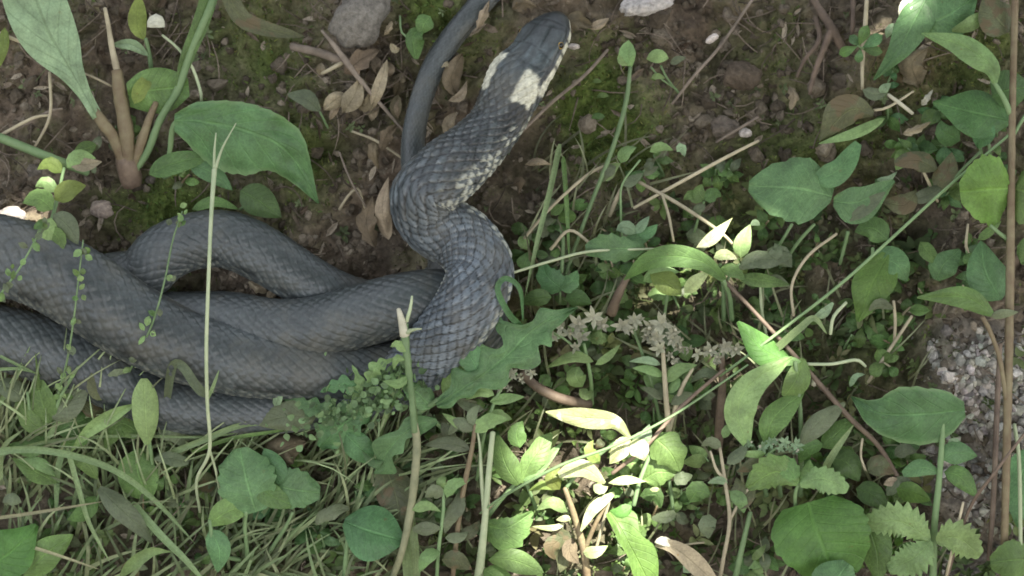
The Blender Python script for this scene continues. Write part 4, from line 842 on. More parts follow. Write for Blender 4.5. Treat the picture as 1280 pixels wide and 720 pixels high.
stars([(812, 410, 88, 12, 6), (830, 404, 92, 14, 6), (844, 412, 90, 11, 6), (822, 420, 92, 13, 6), (838, 426, 92, 12, 6), (850, 434, 84, 10, 5), (826, 436, 86, 11, 5), (840, 446, 80, 9, 5), (812, 424, 84, 9, 5)], (836, 560, 0),
      [('straw', [(838, 600, -5, 4), (836, 540, 40, 4), (832, 490, 64, 3.4), (828, 430, 86, 2.4)]), ('straw', [(836, 540, 40, 3), (850, 490, 60, 3), (866, 460, 66, 2)])], 'stonecrop with the largest dense creamy head right of the flower group',
      [Lf((826, 456, 74), (808, 450, 80), (786, 452, 72), mat='pale', w=5), Lf((830, 470, 70), (810, 462, 76), (790, 460, 66), mat='lite', w=6), Lf((832, 478, 66), (848, 462, 74), (872, 456, 66), mat='lite', w=8), Lf((834, 492, 60), (846, 478, 66), (842, 466, 60), mat='lite', w=6), Lf((830, 500, 58), (812, 488, 62), (800, 484, 54), mat='grey', w=5), Lf((838, 506, 58), (854, 496, 62), (872, 494, 52), mat='grey', w=7)])
stars([(872, 440, 64, 10, 5), (888, 438, 68, 12, 6), (905, 434, 70, 13, 6), (920, 436, 68, 12, 6), (896, 446, 66, 9, 5)], (904, 530, 0),
      [('brown', [(898, 560, -5, 6), (900, 520, 24, 6), (903, 480, 44, 5), (903, 444, 62, 3)])], 'duller stonecrop on a thick brown stalk beside the broad pale leaves',
      [Lf((902, 470, 52), (880, 466, 58), (862, 478, 48), mat='grey', w=6)])
stars([(622, 470, 96, 9, 5), (640, 466, 98, 10, 6), (658, 460, 98, 9, 5), (630, 484, 92, 9, 5), (650, 474, 94, 7, 5)], (600, 560, 20),
      [('green', [(596, 600, 0, 2.2), (606, 540, 60, 2.2), (624, 490, 88, 2), (646, 466, 96, 1.6)])], 'small stonecrop with white stars under the jagged leaf',
      [Lf((618, 494, 88), (600, 488, 94), (582, 500, 84), mat='lite', w=8), Lf((612, 502, 84), (634, 498, 90), (656, 496, 80), mat='lite', w=7), Lf((606, 512, 80), (584, 508, 86), (566, 496, 76), mat='grey', w=6), Lf((606, 520, 74), (622, 520, 80), (640, 524, 70), mat='lite', w=9, teeth=3)])
# sunlit plant at the bottom centre
plant('sunlit_weed', 'weed with cream-bright sunlit leaves on a reddish stem at the bottom centre', 'weed', (730, 735, -5), [
    ('red', [(736, 745, -5, 5), (730, 690, 30, 5), (718, 645, 54, 4), (706, 610, 68, 3)]), ('red', [(730, 690, 30, 3), (742, 660, 50, 3), (760, 625, 64, 2)]), ('green', [(706, 612, 66, 2.4), (724, 590, 76, 2.4), (760, 560, 90, 2.4), (782, 545, 96, 2)])],
    [Lf((788, 548, 98), (768, 526, 108), (730, 522, 112), (682, 515, 100), mat='bright', wl=[2, 8, 13, 14, 12, 8, 1], wr=[2, 6, 9, 12, 12, 7, 1], fold=.25, label='longest bright pointed leaf'),
     Lf((786, 546, 98), (776, 562, 104), (762, 580, 94), mat='bright', w=12), Lf((788, 552, 98), (800, 562, 104), (806, 576, 92), mat='bright', w=13), Lf((750, 580, 86), (736, 562, 96), (742, 550, 90), mat='yel', w=8), Lf((790, 550, 96), (806, 546, 100), (812, 530, 92), mat='pale', w=9),
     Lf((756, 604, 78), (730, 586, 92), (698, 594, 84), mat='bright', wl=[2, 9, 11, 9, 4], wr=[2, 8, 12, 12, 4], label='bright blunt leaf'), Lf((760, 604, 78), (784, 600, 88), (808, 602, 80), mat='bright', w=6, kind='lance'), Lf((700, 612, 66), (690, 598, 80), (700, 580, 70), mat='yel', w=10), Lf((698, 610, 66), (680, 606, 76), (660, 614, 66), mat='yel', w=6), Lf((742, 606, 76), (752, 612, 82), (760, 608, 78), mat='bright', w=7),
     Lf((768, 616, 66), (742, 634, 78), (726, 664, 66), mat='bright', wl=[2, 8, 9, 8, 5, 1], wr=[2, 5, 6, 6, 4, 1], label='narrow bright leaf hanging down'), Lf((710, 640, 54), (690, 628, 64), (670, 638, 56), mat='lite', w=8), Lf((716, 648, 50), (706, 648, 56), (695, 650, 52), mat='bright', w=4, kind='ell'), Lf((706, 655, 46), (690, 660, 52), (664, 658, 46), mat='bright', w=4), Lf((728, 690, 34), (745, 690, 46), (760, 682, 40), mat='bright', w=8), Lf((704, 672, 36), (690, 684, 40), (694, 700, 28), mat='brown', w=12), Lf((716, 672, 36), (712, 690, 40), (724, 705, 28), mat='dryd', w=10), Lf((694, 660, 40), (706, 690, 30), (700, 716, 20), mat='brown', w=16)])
tube('trailing_stalk', [(600, 642, 60, 1.2), (630, 620, 84, 1.7), (700, 582, 112, 1.9), (770, 556, 120, 1.8), (840, 520, 112, 1.6), (900, 480, 100, 1.4), (935, 456, 86, 1.2)], ST['green'], label='long slender pale stem crossing in front of the sunlit leaves', cat='stem')
tube('trailing_stalk', [(900, 470, 60, 1.4), (930, 448, 70, 1.8), (1040, 364, 80, 2.), (1110, 302, 84, 2.), (1180, 238, 76, 1.9), (1262, 168, 70, 1.7)], ST['green'], label='long straight green stem rising to the tall reddish stem', cat='stem')
tube('trailing_stalk', [(765, 592, 80, 2.5), (805, 560, 84, 2.6), (850, 510, 76, 2.4), (905, 462, 70, 2.2)], ST['brown'], label='dark thin stem behind the sunlit leaves', cat='stem')
tube('trailing_stalk', [(905, 350, 44, 2.4), (945, 392, 56, 2.6), (1000, 452, 60, 3), (1060, 520, 50, 3.4), (1100, 560, 34, 3), (1135, 620, 10, 3)], ST['brown'], label='dark stem running down from the arching leaf to the serrated leaves', cat='stem')
tube('dry_root', [(652, 466, 30, 5), (672, 484, 34, 6), (700, 498, 30, 6.5), (738, 506, 14, 6)], ST['brown'], label='smooth brown root end below the small white stars', cat='root')
# opposite small-leaved weeds centre bottom
plant('small_leaved_weed', 'upright weed with paired spoon leaves between the two tall stems', 'weed', (552, 735, -5), [('green', [(545, 745, -5, 2.4), (548, 690, 40, 2.4), (554, 640, 64, 2.2), (554, 606, 74, 1.8)])],
    [Lf((552, 640, 66), (534, 632, 74), (515, 638, 66), mat='lite', w=7, kind='spat'), Lf((550, 660, 60), (532, 660, 68), (516, 662, 58), mat='grey', wl=[2, 9, 11, 9, 2], wr=[2, 7, 9, 8, 2]), Lf((554, 620, 72), (542, 614, 80), (531, 622, 72), mat='grey', w=9), Lf((554, 612, 74), (552, 602, 80), (558, 596, 74), mat='lite', w=7), Lf((556, 650, 62), (572, 634, 70), (576, 610, 64), mat='grey', w=10), Lf((558, 622, 72), (566, 606, 80), (588, 600, 72), mat='lite', w=8), Lf((550, 690, 46), (534, 696, 54), (524, 716, 42), mat='lite', w=9), Lf((556, 672, 52), (574, 672, 58), (586, 664, 50), mat='grey', w=7), Lf((552, 700, 40), (570, 700, 46), (590, 712, 34), mat='brown', w=12)])
plant('brown_stemmed_weed', 'weed on a straight brown stem left of the pale hollow stem', 'weed', (566, 735, -5), [('red', [(564, 745, -5, 3), (570, 680, 40, 3.2), (578, 620, 66, 3.4), (590, 560, 84, 3), (594, 530, 90, 2.4)])],
    [Lf((592, 538, 90), (574, 530, 98), (560, 544, 88), mat='grey', w=9, teeth=3), Lf((592, 540, 90), (612, 526, 98), (636, 524, 88), mat='lite', w=10, teeth=3), Lf((588, 562, 84), (562, 554, 90), (530, 556, 80), mat='grey', w=9), Lf((592, 532, 92), (590, 518, 96), (600, 506, 90), mat='grey', w=7), Lf((590, 540, 90), (570, 528, 96), (552, 516, 88), mat='lite', w=6), Lf((572, 670, 46), (590, 664, 52), (600, 650, 44), mat='brown', w=8), Lf((576, 640, 58), (562, 650, 62), (556, 668, 52), mat='grey', w=7)])
plant('lobed_leaf_plant', 'fresh lobed leaves right of the top of the pale hollow stem', 'plant', (640, 600, 0), [('green', [(600, 660, 0, 3), (620, 632, 30, 3), (648, 600, 50, 2.4)]), ('green', [(672, 640, 0, 2.4), (660, 610, 36, 2.4), (650, 590, 52, 2)])],
    [Lf((648, 606, 56), (632, 580, 66), (622, 544, 56), mat='mid', wl=[3, 12, 16, 14, 8, 2], wr=[3, 14, 18, 14, 8, 2], label='left leaf of the pair'), Lf((652, 604, 56), (664, 576, 68), (690, 542, 60), mat='mid', wl=[3, 8, 14, 10, 14, 2], wr=[3, 12, 14, 18, 10, 2]), Lf((650, 600, 56), (668, 590, 64), (704, 552, 56), mat='lite', w=8), Lf((650, 560, 50), (646, 540, 56), (654, 526, 48), mat='mid', w=12)])
plant('toothed_weed', 'toothed grey-green leaf right of the pale hollow stem near the bottom', 'weed', (612, 690, 0), [('green', [(600, 720, -5, 2.4), (602, 690, 20, 2.4), (606, 660, 34, 2)])],
    [Lf((606, 656, 40), (632, 660, 48), (666, 640, 40), mat='mid', wl=[6, 12, 14, 10, 6, 2], wr=[6, 22, 30, 26, 16, 4], teeth=5, td=.12), Lf((610, 700, 30), (640, 700, 40), (680, 716, 28), mat='mid', w=15, kind='ell'), Lf((604, 712, 24), (622, 722, 30), (650, 736, 20), mat='mid', w=14)])
plant('big_jagged_leaf_plant', 'large dark green jagged leaf with a clear pale midrib at the bottom', 'plant', (800, 640, 10), [('green', [(812, 570, 60, 2.6), (800, 600, 66, 2.8), (792, 632, 64, 3)], 'petiole'), ('straw', [(762, 625, 50, 2), (752, 660, 36, 2.4), (744, 690, 20, 2)])],
    [Lf((762, 640, 60), (784, 676, 64), (812, 730, 44), mat='vivid', wl=[16, 30, 16, 28, 24, 12], wr=[6, 8, 10, 8, 14, 12], n=20, wav=.07, label='large jagged leaf', fold=.2), Lf((790, 632, 64), (776, 640, 66), (762, 638, 60), mat='vivid', w=8)])
plant('dry_curled_leaf', 'curled grey-brown dead leaf with a white end near the bottom', 'dead leaf', (850, 700, 0), [('straw', [(880, 678, 30, 1.4), (862, 680, 34, 1.4), (850, 682, 36, 1.2)])],
    [Lf((820, 678, 44), (848, 688, 50), (892, 726, 30), mat='dry', wl=[5, 8, 12, 14, 12, 6], wr=[5, 7, 9, 12, 12, 6], fold=.5), Lf((818, 678, 48), (828, 676, 52), (844, 682, 48), mat='wht', w=6, kind='ell', label='white end'), Lf((854, 716, 30), (866, 706, 38), (880, 714, 28), mat='pale', w=8)])
plant('hanging_leaf_plant', 'broad leaf drooping behind the pale stem right of the sunlit leaves', 'plant', (845, 600, 0), [('green', [(842, 650, 0, 2.6), (838, 610, 30, 2.6), (830, 560, 54, 2.4)])],
    [Lf((816, 545, 66), (838, 566, 70), (850, 590, 50), mat='mid', w=24, lobes=(3, .2)), Lf((804, 600, 46), (822, 590, 54), (846, 592, 44), mat='mid', w=20, teeth=4), Lf((842, 596, 46), (852, 598, 50), (866, 594, 42), mat='grey', w=9, teeth=3), Lf((800, 620, 30), (820, 618, 38), (826, 636, 26), mat='dark', w=10), Lf((815, 648, 26), (834, 646, 32), (844, 640, 24), mat='grey', wl=[2, 8, 8, 3], wr=[2, 8, 8, 3]), Lf((846, 640, 22), (854, 650, 26), (862, 652, 18), mat='grey', w=7), Lf((812, 612, 50), (822, 612, 54), (824, 614, 48), mat='bright', w=3)])
plant('round_small_leaf_weed', 'weed with small rounded dull leaves on a pale stalk at the bottom right of centre', 'weed', (900, 735, -5), [('straw', [(896, 745, -5, 2.6), (904, 700, 30, 2.6), (912, 650, 50, 2.6), (906, 600, 62, 2.4), (900, 560, 70, 2)]), ('straw', [(912, 650, 50, 2.2), (930, 618, 56, 2), (946, 600, 60, 1.6)]), ('green', [(914, 745, -5, 4), (924, 700, 26, 4), (938, 640, 40, 3)]), ('straw', [(908, 600, 62, 2), (896, 588, 66, 2), (888, 564, 68, 1.5)])],
    [Lf((888, 618, 56), (872, 614, 62), (862, 628, 52), mat='mid', w=14, kind='ell'), Lf((910, 604, 62), (898, 600, 68), (884, 604, 62), mat='pale', w=5), Lf((896, 650, 44), (884, 656, 50), (886, 674, 40), mat='grey', w=12), Lf((914, 628, 54), (924, 612, 60), (920, 596, 54), mat='brown', w=10), Lf((916, 634, 52), (934, 620, 58), (944, 604, 52), mat='brown', w=11), Lf((902, 560, 70), (888, 552, 76), (876, 558, 70), mat='grey', w=7), Lf((908, 580, 66), (926, 566, 72), (934, 552, 66), mat='grey', w=8), Lf((904, 548, 72), (910, 536, 78), (922, 532, 72), mat='lite', w=6), Lf((912, 614, 58), (926, 626, 62), (930, 642, 52), mat='lite', w=9), Lf((940, 700, 20), (950, 690, 30), (958, 680, 22), mat='lite', w=5)])
stars([(950, 558, 74, 9, 6), (966, 554, 78, 9, 6), (982, 552, 78, 10, 6), (994, 556, 74, 9, 5), (974, 562, 74, 8, 5)], (960, 600, 20), [('green', [(930, 620, 20, 2), (942, 584, 56, 2), (970, 560, 74, 1.6)])], 'spiky pale green stonecrop tuft above the serrated leaf', [Lf((958, 566, 70), (944, 568, 74), (920, 566, 66), mat='lite', w=5), Lf((960, 570, 68), (942, 580, 70), (920, 590, 60), mat='brown', w=9)])
# broad light leaves right of centre
plant('broad_pale_leaf_plant', 'plant with big light green pointed leaves right of the brown stonecrop', 'plant', (985, 610, 0), [('green', [(1000, 620, -5, 3.4), (1002, 570, 30, 3.4), (1000, 510, 56, 3), (994, 452, 74, 2.6)]), ('green', [(958, 620, 0, 3), (950, 580, 40, 3), (940, 556, 60, 3)]), ('green', [(976, 620, 0, 3), (972, 590, 40, 3), (962, 560, 60, 2.6)])],
    [Lf((934, 558, 66), (922, 515, 84), (940, 478, 90), (990, 446, 78), mat='lite', wl=[4, 14, 18, 16, 12, 8, 1], wr=[4, 17, 24, 22, 18, 12, 1], fold=.25, curl=.15, label='largest light leaf'),
     Lf((958, 556, 60), (966, 524, 72), (1004, 490, 60), mat='mid', wl=[3, 14, 16, 12, 2], wr=[3, 16, 20, 14, 2], fold=.3), Lf((1002, 452, 70), (978, 452, 76), (962, 462, 68), mat='lite', w=6),
     Lf((1004, 448, 66), (994, 476, 74), (980, 496, 62), mat='mid', wl=[3, 16, 20, 16, 4], wr=[3, 12, 14, 12, 4]), Lf((982, 452, 66), (950, 434, 74), (922, 402, 66), mat='vivid', wl=[8, 18, 20, 14, 8, 2], wr=[8, 14, 18, 16, 10, 2], label='dark green leaf under the long stem'),
     Lf((1000, 556, 54), (1020, 530, 64), (1056, 504, 52), mat='grey', wl=[2, 10, 12, 8, 2], wr=[2, 14, 16, 12, 2]), Lf((1028, 560, 40), (1048, 540, 50), (1070, 520, 40), mat='mid', w=14), Lf((1030, 556, 40), (1010, 560, 44), (998, 580, 30), mat='mid', w=10)])
blade([(1022, 606, 30), (1040, 570, 56), (1068, 530, 66)], 5, 'pale blade standing behind the serrated leaf', 'grass')
blade([(968, 438, 60), (1000, 410, 84), (1018, 398, 86), (1034, 418, 70)], 5, 'bent pale blade arching under the long green stem', 'grass')
leaf(None, [(1016, 398, 60), (1028, 392, 66), (1041, 378, 60)], 'pale', 'leaf_tip', 'small bright leaf tip just below the long green stem', 'leaf', wl=[1, 6, 6, 4, 1], wr=[1, 5, 8, 6, 2])
tube('pale_tendril', [(1008, 455, 60, 2), (1040, 455, 66, 2), (1070, 450, 60, 2.2), (1082, 458, 50, 1.8)], ST['pale'], label='pale bent tendril right of the broad light leaves', cat='tendril')
tube('pale_tendril', [(1038, 418, 60, 2), (1042, 396, 66, 2.2), (1058, 378, 60, 2)], ST['pale'], label='short curled tendril under the long green stem', cat='tendril')
tube('dry_stalk', [(992, 395, 40, 2), (990, 356, 50, 1.8), (1010, 320, 56, 2), (1046, 292, 50, 1.8)], ST['straw'], label='crooked dry stalk rising to the blue-green leaf', cat='stalk')
tube('dry_stalk', [(1118, 425, 20, 2), (1119, 400, 34, 2), (1117, 376, 44, 2)], ST['straw'], label='thin upright stalk of the small pale leaf', cat='stalk')
tube('dry_stalk', [(1085, 478, 10, 2), (1110, 440, 20, 2.2), (1140, 395, 26, 2)], ST['straw'], label='dry stalk leaning over the bare earth at right', cat='stalk')
leaf(None, [(1062, 484, 24), (1070, 470, 30), (1082, 468, 26)], 'pale', 'leaf_tip', 'small pale curled tip above the big right leaf', 'leaf', w=4)
leaf(None, [(1086, 388, 46), (1100, 380, 52), (1117, 386, 44)], 'grey', 'leaf', 'small pale pointed leaf right of the dark shaded leaf', 'leaf', wl=[1, 7, 9, 6, 1], wr=[1, 5, 7, 6, 1])
tube('pale_tendril', [(1018, 470, 44, 3), (1017, 482, 44, 3)], ST['bud'], label='tiny white stub beside the dark stem', cat='stub')
# big blue-green lobed leaves
plant('blue_green_plant', 'pair of large blue-green lobed leaves on the right of the bank', 'plant', (1030, 320, 0), [('green', [(975, 335, 0, 2), (1000, 300, 30, 2.2), (1018, 280, 44, 2.2)]), ('green', [(962, 325, 0, 1.8), (975, 305, 20, 2), (990, 280, 34, 2)]), ('green', [(1050, 330, 0, 2.2), (1060, 290, 36, 2.4)])],
    [Lf((1040, 246, 56), (1000, 236, 70), (936, 232, 52), mat='blue', wl=[8, 40, 44, 40, 32, 8], wr=[10, 30, 42, 34, 26, 6], fold=.1, curl=.2, teeth=5, td=.05, wav=.1, label='largest blue-green leaf'),
     Lf((1020, 226, 60), (1048, 212, 68), (1072, 178, 56), mat='blue', wl=[8, 16, 12, 10, 4], wr=[8, 18, 16, 14, 6], fold=.2), Lf((1042, 252, 54), (1074, 252, 64), (1118, 226, 50), mat='blue', wl=[6, 20, 20, 14, 10, 2], wr=[6, 26, 28, 20, 10, 2], fold=.25), Lf((1058, 276, 56), (1078, 262, 66), (1106, 240, 58), mat='grey', wl=[2, 8, 9, 8, 1], wr=[2, 8, 10, 8, 1], fold=.4)])
plant('olive_leaf_plant', 'olive-green shaded leaf with a pale underside edge at upper right', 'plant', (1085, 175, 5), [('straw', [(1090, 138, 36, 1.8), (1110, 134, 40, 1.8), (1142, 114, 34, 1.5)])],
    [Lf((1092, 142, 40), (1062, 138, 52), (1024, 176, 30), mat='brown', wl=[4, 12, 18, 14, 8, 1], wr=[4, 14, 24, 24, 12, 1]), Lf((1106, 148, 36), (1070, 166, 48), (1022, 180, 34), mat='lite', w=7)])
plant('pale_husk', 'pale open seed husk on a stick above the olive leaf', 'husk', (1140, 140, 10), [('bud', [(1110, 118, 40, 2.4), (1126, 130, 40, 2.6), (1141, 142, 34, 2.4)], 'stick')],
    [Lf((1078, 112, 34), (1096, 118, 42), (1114, 106, 38), mat='grey', w=8, fold=.5), Lf((1100, 118, 40), (1106, 110, 46), (1114, 104, 40), mat='pale', w=6)])
plant('overhanging_plant', 'large dark green pointed leaf with a pale patch by its edge at the top right', 'plant', (1150, -30, 40), [('green', [(1170, -40, 60, 3), (1160, 0, 66, 3), (1150, 30, 68, 3)])],
    [Lf((1168, -22, 66), (1146, 20, 78), (1124, 60, 66), (1092, 100, 40), mat='blue', wl=[16, 24, 24, 20, 14, 7, 1], wr=[16, 18, 20, 20, 12, 6, 1], fold=.15), Lf((1144, -10, 70), (1132, 8, 76), (1124, 22, 68), mat='wht', w=8, kind='ell', fold=.5, label='pale patch by the edge'), Lf((1122, 30, 62), (1112, 38, 66), (1108, 48, 56), mat='pale', w=6), Lf((1112, 56, 60), (1118, 52, 64), (1122, 54, 60), mat='wht', w=3.5, kind='ell'),
     Lf((1150, 30, 74), (1180, 22, 80), (1222, -6, 66), mat='blue', w=32, wav=.14), Lf((1150, -5, 64), (1172, -20, 70), (1200, -30, 60), mat='mid', w=22)])
leaf(None, [(1190, 38, 84), (1212, 32, 92), (1234, 14, 84)], 'lite', 'leaf', 'small light rounded leaf in front of the dark one at the top right', 'leaf', wl=[2, 8, 11, 9, 2], wr=[2, 6, 9, 8, 2])
# tall reddish stem at the right edge
plant('tall_stemmed_plant', 'tall plant with a thick reddish-brown stem along the right edge and broad leaves', 'plant', (1256, 720, -5), [
    ('red', [(1252, 745, -5, 5), (1256, 660, 40, 5), (1259, 540, 78, 5.4), (1262, 400, 100, 5.6), (1264, 250, 104, 5), (1266, 120, 100, 4.4), (1270, -40, 90, 4.5)], 'main_stem'),
    ('green', [(1263, 142, 100, 4), (1256, 125, 106, 3.4), (1246, 108, 110, 3), (1240, 100, 112, 3)], 'petiole'), ('red', [(1258, 500, 88, 3), (1250, 450, 100, 3), (1238, 415, 110, 3), (1228, 396, 114, 3)], 'petiole'),
    ('green', [(1263, 175, 100, 3), (1272, 160, 100, 2.4), (1284, 140, 100, 2)], 'petiole'), ('green', [(1261, 300, 100, 3), (1250, 292, 104, 2.6), (1238, 282, 108, 2.2)], 'petiole')],
    [Lf((1244, 104, 114), (1238, 82, 122), (1206, 58, 122), (1152, 42, 104), mat='lite', wl=[3, 12, 18, 18, 12, 6, 1], wr=[3, 11, 13, 14, 11, 7, 1], fold=.18, curl=.2, label='upper leaf with light surface'),
     Lf((1262, 236, 104), (1240, 236, 116), (1200, 240, 104), mat='vivid', wl=[14, 44, 46, 38, 14], wr=[14, 40, 44, 34, 12], teeth=7, td=.05, label='rounded leaf cut by the stem'), Lf((1268, 236, 100), (1290, 240, 110), (1330, 236, 100), mat='mid', w=44, teeth=7, td=.05),
     Lf((1242, 394, 114), (1208, 372, 124), (1146, 372, 106), mat='mid', wl=[3, 13, 15, 12, 6, 1], wr=[3, 10, 14, 12, 7, 1], fold=.2, label='narrow leaf above the gravel'), Lf((1238, 396, 114), (1254, 392, 118), (1274, 390, 112), mat='grey', w=6),
     Lf((1252, 375, 84), (1232, 340, 92), (1226, 300, 80), mat='blue', w=26), Lf((1262, 40, 84), (1244, 20, 92), (1230, -6, 84), mat='brown', w=24), Lf((1276, 330, 84), (1296, 310, 90), (1320, 300, 80), mat='mid', w=20), Lf((1290, 700, 30), (1268, 700, 44), (1238, 704, 30), mat='mid', wl=[10, 24, 26, 20, 8], wr=[10, 22, 26, 20, 8], teeth=6, td=.05), Lf((1290, 560, 30), (1276, 600, 40), (1272, 660, 30), mat='blue', w=22)])
plant('shaded_right_plant', 'dark broad leaves in shade left of the tall reddish stem, upper', 'plant', (1230, 190, 10), [('green', [(1230, 210, 0, 2.4), (1222, 170, 30, 2.4), (1210, 150, 50, 2.4)]), ('green', [(1240, 210, 0, 2), (1236, 180, 30, 2)])],
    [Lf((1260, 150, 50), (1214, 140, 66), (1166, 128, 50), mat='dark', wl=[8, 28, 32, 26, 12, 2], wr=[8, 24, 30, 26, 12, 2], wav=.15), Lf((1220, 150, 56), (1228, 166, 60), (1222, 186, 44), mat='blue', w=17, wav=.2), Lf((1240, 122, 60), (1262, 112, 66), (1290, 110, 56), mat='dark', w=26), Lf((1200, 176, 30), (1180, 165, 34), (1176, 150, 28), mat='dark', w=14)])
plant('brown_leaf_plant', 'dull brown-green leaves above the long green stem right of the blue-green pair', 'plant', (1160, 260, 5), [('straw', [(1172, 252, 16, 2), (1158, 222, 40, 2), (1150, 206, 48, 2)]), ('green', [(1225, 190, 40, 2), (1200, 215, 48, 2), (1180, 240, 40, 2)])],
    [Lf((1170, 212, 46), (1148, 200, 56), (1118, 204, 44), mat='brown', wl=[3, 16, 12, 10, 3], wr=[3, 14, 10, 12, 3]), Lf((1168, 236, 36), (1184, 216, 46), (1190, 190, 36), mat='brown', w=15), Lf((1096, 224, 40), (1110, 224, 48), (1122, 214, 40), mat='pale', w=4), Lf((1146, 240, 38), (1130, 256, 46), (1106, 252, 36), mat='brown', wl=[3, 12, 14, 10, 3], wr=[3, 12, 16, 12, 3]), Lf((1140, 250, 38), (1158, 244, 46), (1182, 230, 36), mat='grey', w=9)])
plant('dark_leaf_plant', 'deep green leaf hanging in shade below the long green stem', 'plant', (1100, 400, 0), [('green', [(1091, 310, 30, 2.4), (1091, 330, 34, 2.4), (1092, 350, 36, 2)]), ('straw', [(1220, 330, 20, 2), (1208, 310, 34, 2), (1210, 280, 40, 1.6)])],
    [Lf((1110, 318, 40), (1090, 356, 50), (1072, 402, 34), mat='vivid', wl=[8, 26, 28, 22, 14, 2], wr=[8, 18, 26, 24, 12, 2], wav=.12), Lf((1092, 320, 36), (1120, 330, 44), (1134, 352, 32), mat='blue', w=19), Lf((1170, 350, 26), (1180, 330, 36), (1200, 312, 28), mat='blue', wl=[4, 20, 16, 10, 2], wr=[4, 18, 20, 14, 3]), Lf((1150, 302, 24), (1162, 318, 32), (1176, 330, 24), mat='mid', w=10), Lf((1110, 300, 20), (1090, 285, 28), (1068, 290, 18), mat='dark', w=16), Lf((1222, 300, 30), (1236, 290, 34), (1252, 276, 28), mat='mid', w=6)])
# lower right leaves
plant('large_right_leaf_plant', 'large smooth green leaf with scalloped edge just left of the gravel', 'plant', (1180, 600, 0), [('green', [(1166, 735, -5, 5), (1168, 660, 40, 4.5), (1174, 600, 62, 4), (1178, 540, 74, 3.4), (1178, 505, 78, 3)], 'main_stem')],
    [Lf((1206, 512, 74), (1150, 518, 92), (1098, 516, 84), (1064, 496, 60), mat='big', wl=[10, 30, 38, 38, 32, 22, 10, 1], wr=[10, 28, 32, 36, 34, 20, 8, 1], fold=.1, curl=.15, teeth=7, td=.03, label='large scalloped leaf'),
     Lf((1172, 590, 64), (1152, 584, 70), (1128, 592, 58), mat='blue', wl=[3, 10, 12, 10, 4], wr=[3, 8, 12, 9, 3]), Lf((1180, 590, 60), (1200, 596, 68), (1222, 622, 54), mat='mid', w=13), Lf((1178, 575, 66), (1194, 566, 70), (1222, 570, 58), mat='blue', w=15), Lf((1184, 556, 64), (1194, 552, 68), (1202, 556, 62), mat='pale', w=5)])
plant('nettle', 'light green nettle-like plant with saw-toothed leaves at the lower right', 'plant', (1165, 735, -5), [('green', [(1150, 720, 0, 2.4), (1160, 690, 30, 2.4), (1162, 672, 44, 2)]), ('straw', [(1178, 740, -5, 2), (1190, 690, 50, 2), (1204, 628, 70, 1.6)])],
    [Lf((1162, 674, 60), (1124, 652, 72), (1074, 656, 56), mat='lite', wl=[4, 14, 18, 18, 14, 4], wr=[4, 20, 24, 22, 16, 4], teeth=11, td=.2, fold=.2, label='left saw-toothed leaf'), Lf((1164, 676, 58), (1144, 696, 66), (1110, 712, 50), mat='lite', wl=[4, 20, 24, 18, 6], wr=[4, 16, 20, 16, 6], teeth=9, td=.2, fold=.2), Lf((1170, 676, 54), (1196, 672, 64), (1226, 694, 48), mat='lite', wl=[4, 20, 22, 18, 6], wr=[4, 18, 22, 18, 6], teeth=9, td=.2, fold=.2)])
plant('heart_leaf_plant', 'big bright green heart-shaped leaf at the bottom right with a shadowed one under it', 'plant', (1030, 740, -5), [('green', [(1050, 745, -5, 3.4), (1030, 700, 30, 3.4), (1020, 660, 50, 3)])],
    [Lf((1010, 628, 66), (1022, 668, 80), (1046, 726, 56), mat='vivid', wl=[34, 62, 66, 64, 54, 30], wr=[34, 54, 58, 50, 36, 20], fold=.1, curl=.15, teeth=6, td=.03, label='big heart-shaped leaf'), Lf((1040, 740, 84), (1048, 722, 92), (1060, 704, 88), mat='blue', wl=[30, 34, 26, 8], wr=[20, 30, 24, 8], label='dark leaf overlapping it'), Lf((1080, 640, 50), (1096, 690, 50), (1098, 730, 36), mat='mid', w=22)])
plant('serrated_weed', 'weed with finely serrated leaves above the heart-shaped leaf', 'weed', (1000, 640, 20), [('green', [(996, 650, 20, 2.4), (994, 620, 66, 2.4), (998, 604, 78, 2)])],
    [Lf((1000, 606, 84), (1026, 598, 92), (1060, 612, 76), mat='lite', wl=[4, 13, 16, 14, 5], wr=[4, 13, 18, 15, 5], teeth=8, td=.15), Lf((998, 604, 84), (970, 590, 92), (934, 610, 72), mat='mid', wl=[4, 16, 20, 14, 4], wr=[4, 18, 24, 18, 4], teeth=8, td=.12), Lf((996, 602, 84), (982, 582, 90), (960, 574, 78), mat='mid', w=13, teeth=6), Lf((1000, 604, 80), (1010, 590, 84), (1012, 574, 74), mat='mid', w=9)])
plant('shade_weed', 'low dull leaves in the shade under the big scalloped leaf', 'weed', (1090, 640, 0), [('straw', [(1078, 548, 34, 1.6), (1076, 570, 34, 1.6), (1082, 588, 30, 1.4)]), ('green', [(1100, 650, -5, 2), (1092, 620, 20, 2)])],
    [Lf((1040, 572, 26), (1060, 580, 34), (1074, 602, 22), mat='dark', w=17), Lf((1084, 590, 26), (1100, 582, 34), (1120, 592, 24), mat='brown', w=14), Lf((1120, 610, 26), (1140, 616, 34), (1164, 626, 24), mat='vivid', w=13), Lf((1070, 610, 20), (1090, 618, 28), (1110, 636, 18), mat='dark', w=15), Lf((1108, 620, 20), (1124, 602, 28), (1140, 600, 20), mat='grey', w=8), Lf((1118, 570, 24), (1132, 562, 32), (1146, 566, 24), mat='grey', w=9), Lf((1104, 606, 24), (1116, 602, 28), (1126, 606, 20), mat='dry', w=6, kind='ell')])
tube('dead_vine', [(1178, 740, 10, 2), (1210, 640, 60, 2.2), (1244, 590, 96, 2), (1290, 530, 96, 1.8)], ST['brown'], label='thin brown vine crossing the foot of the tall stem', cat='vine')
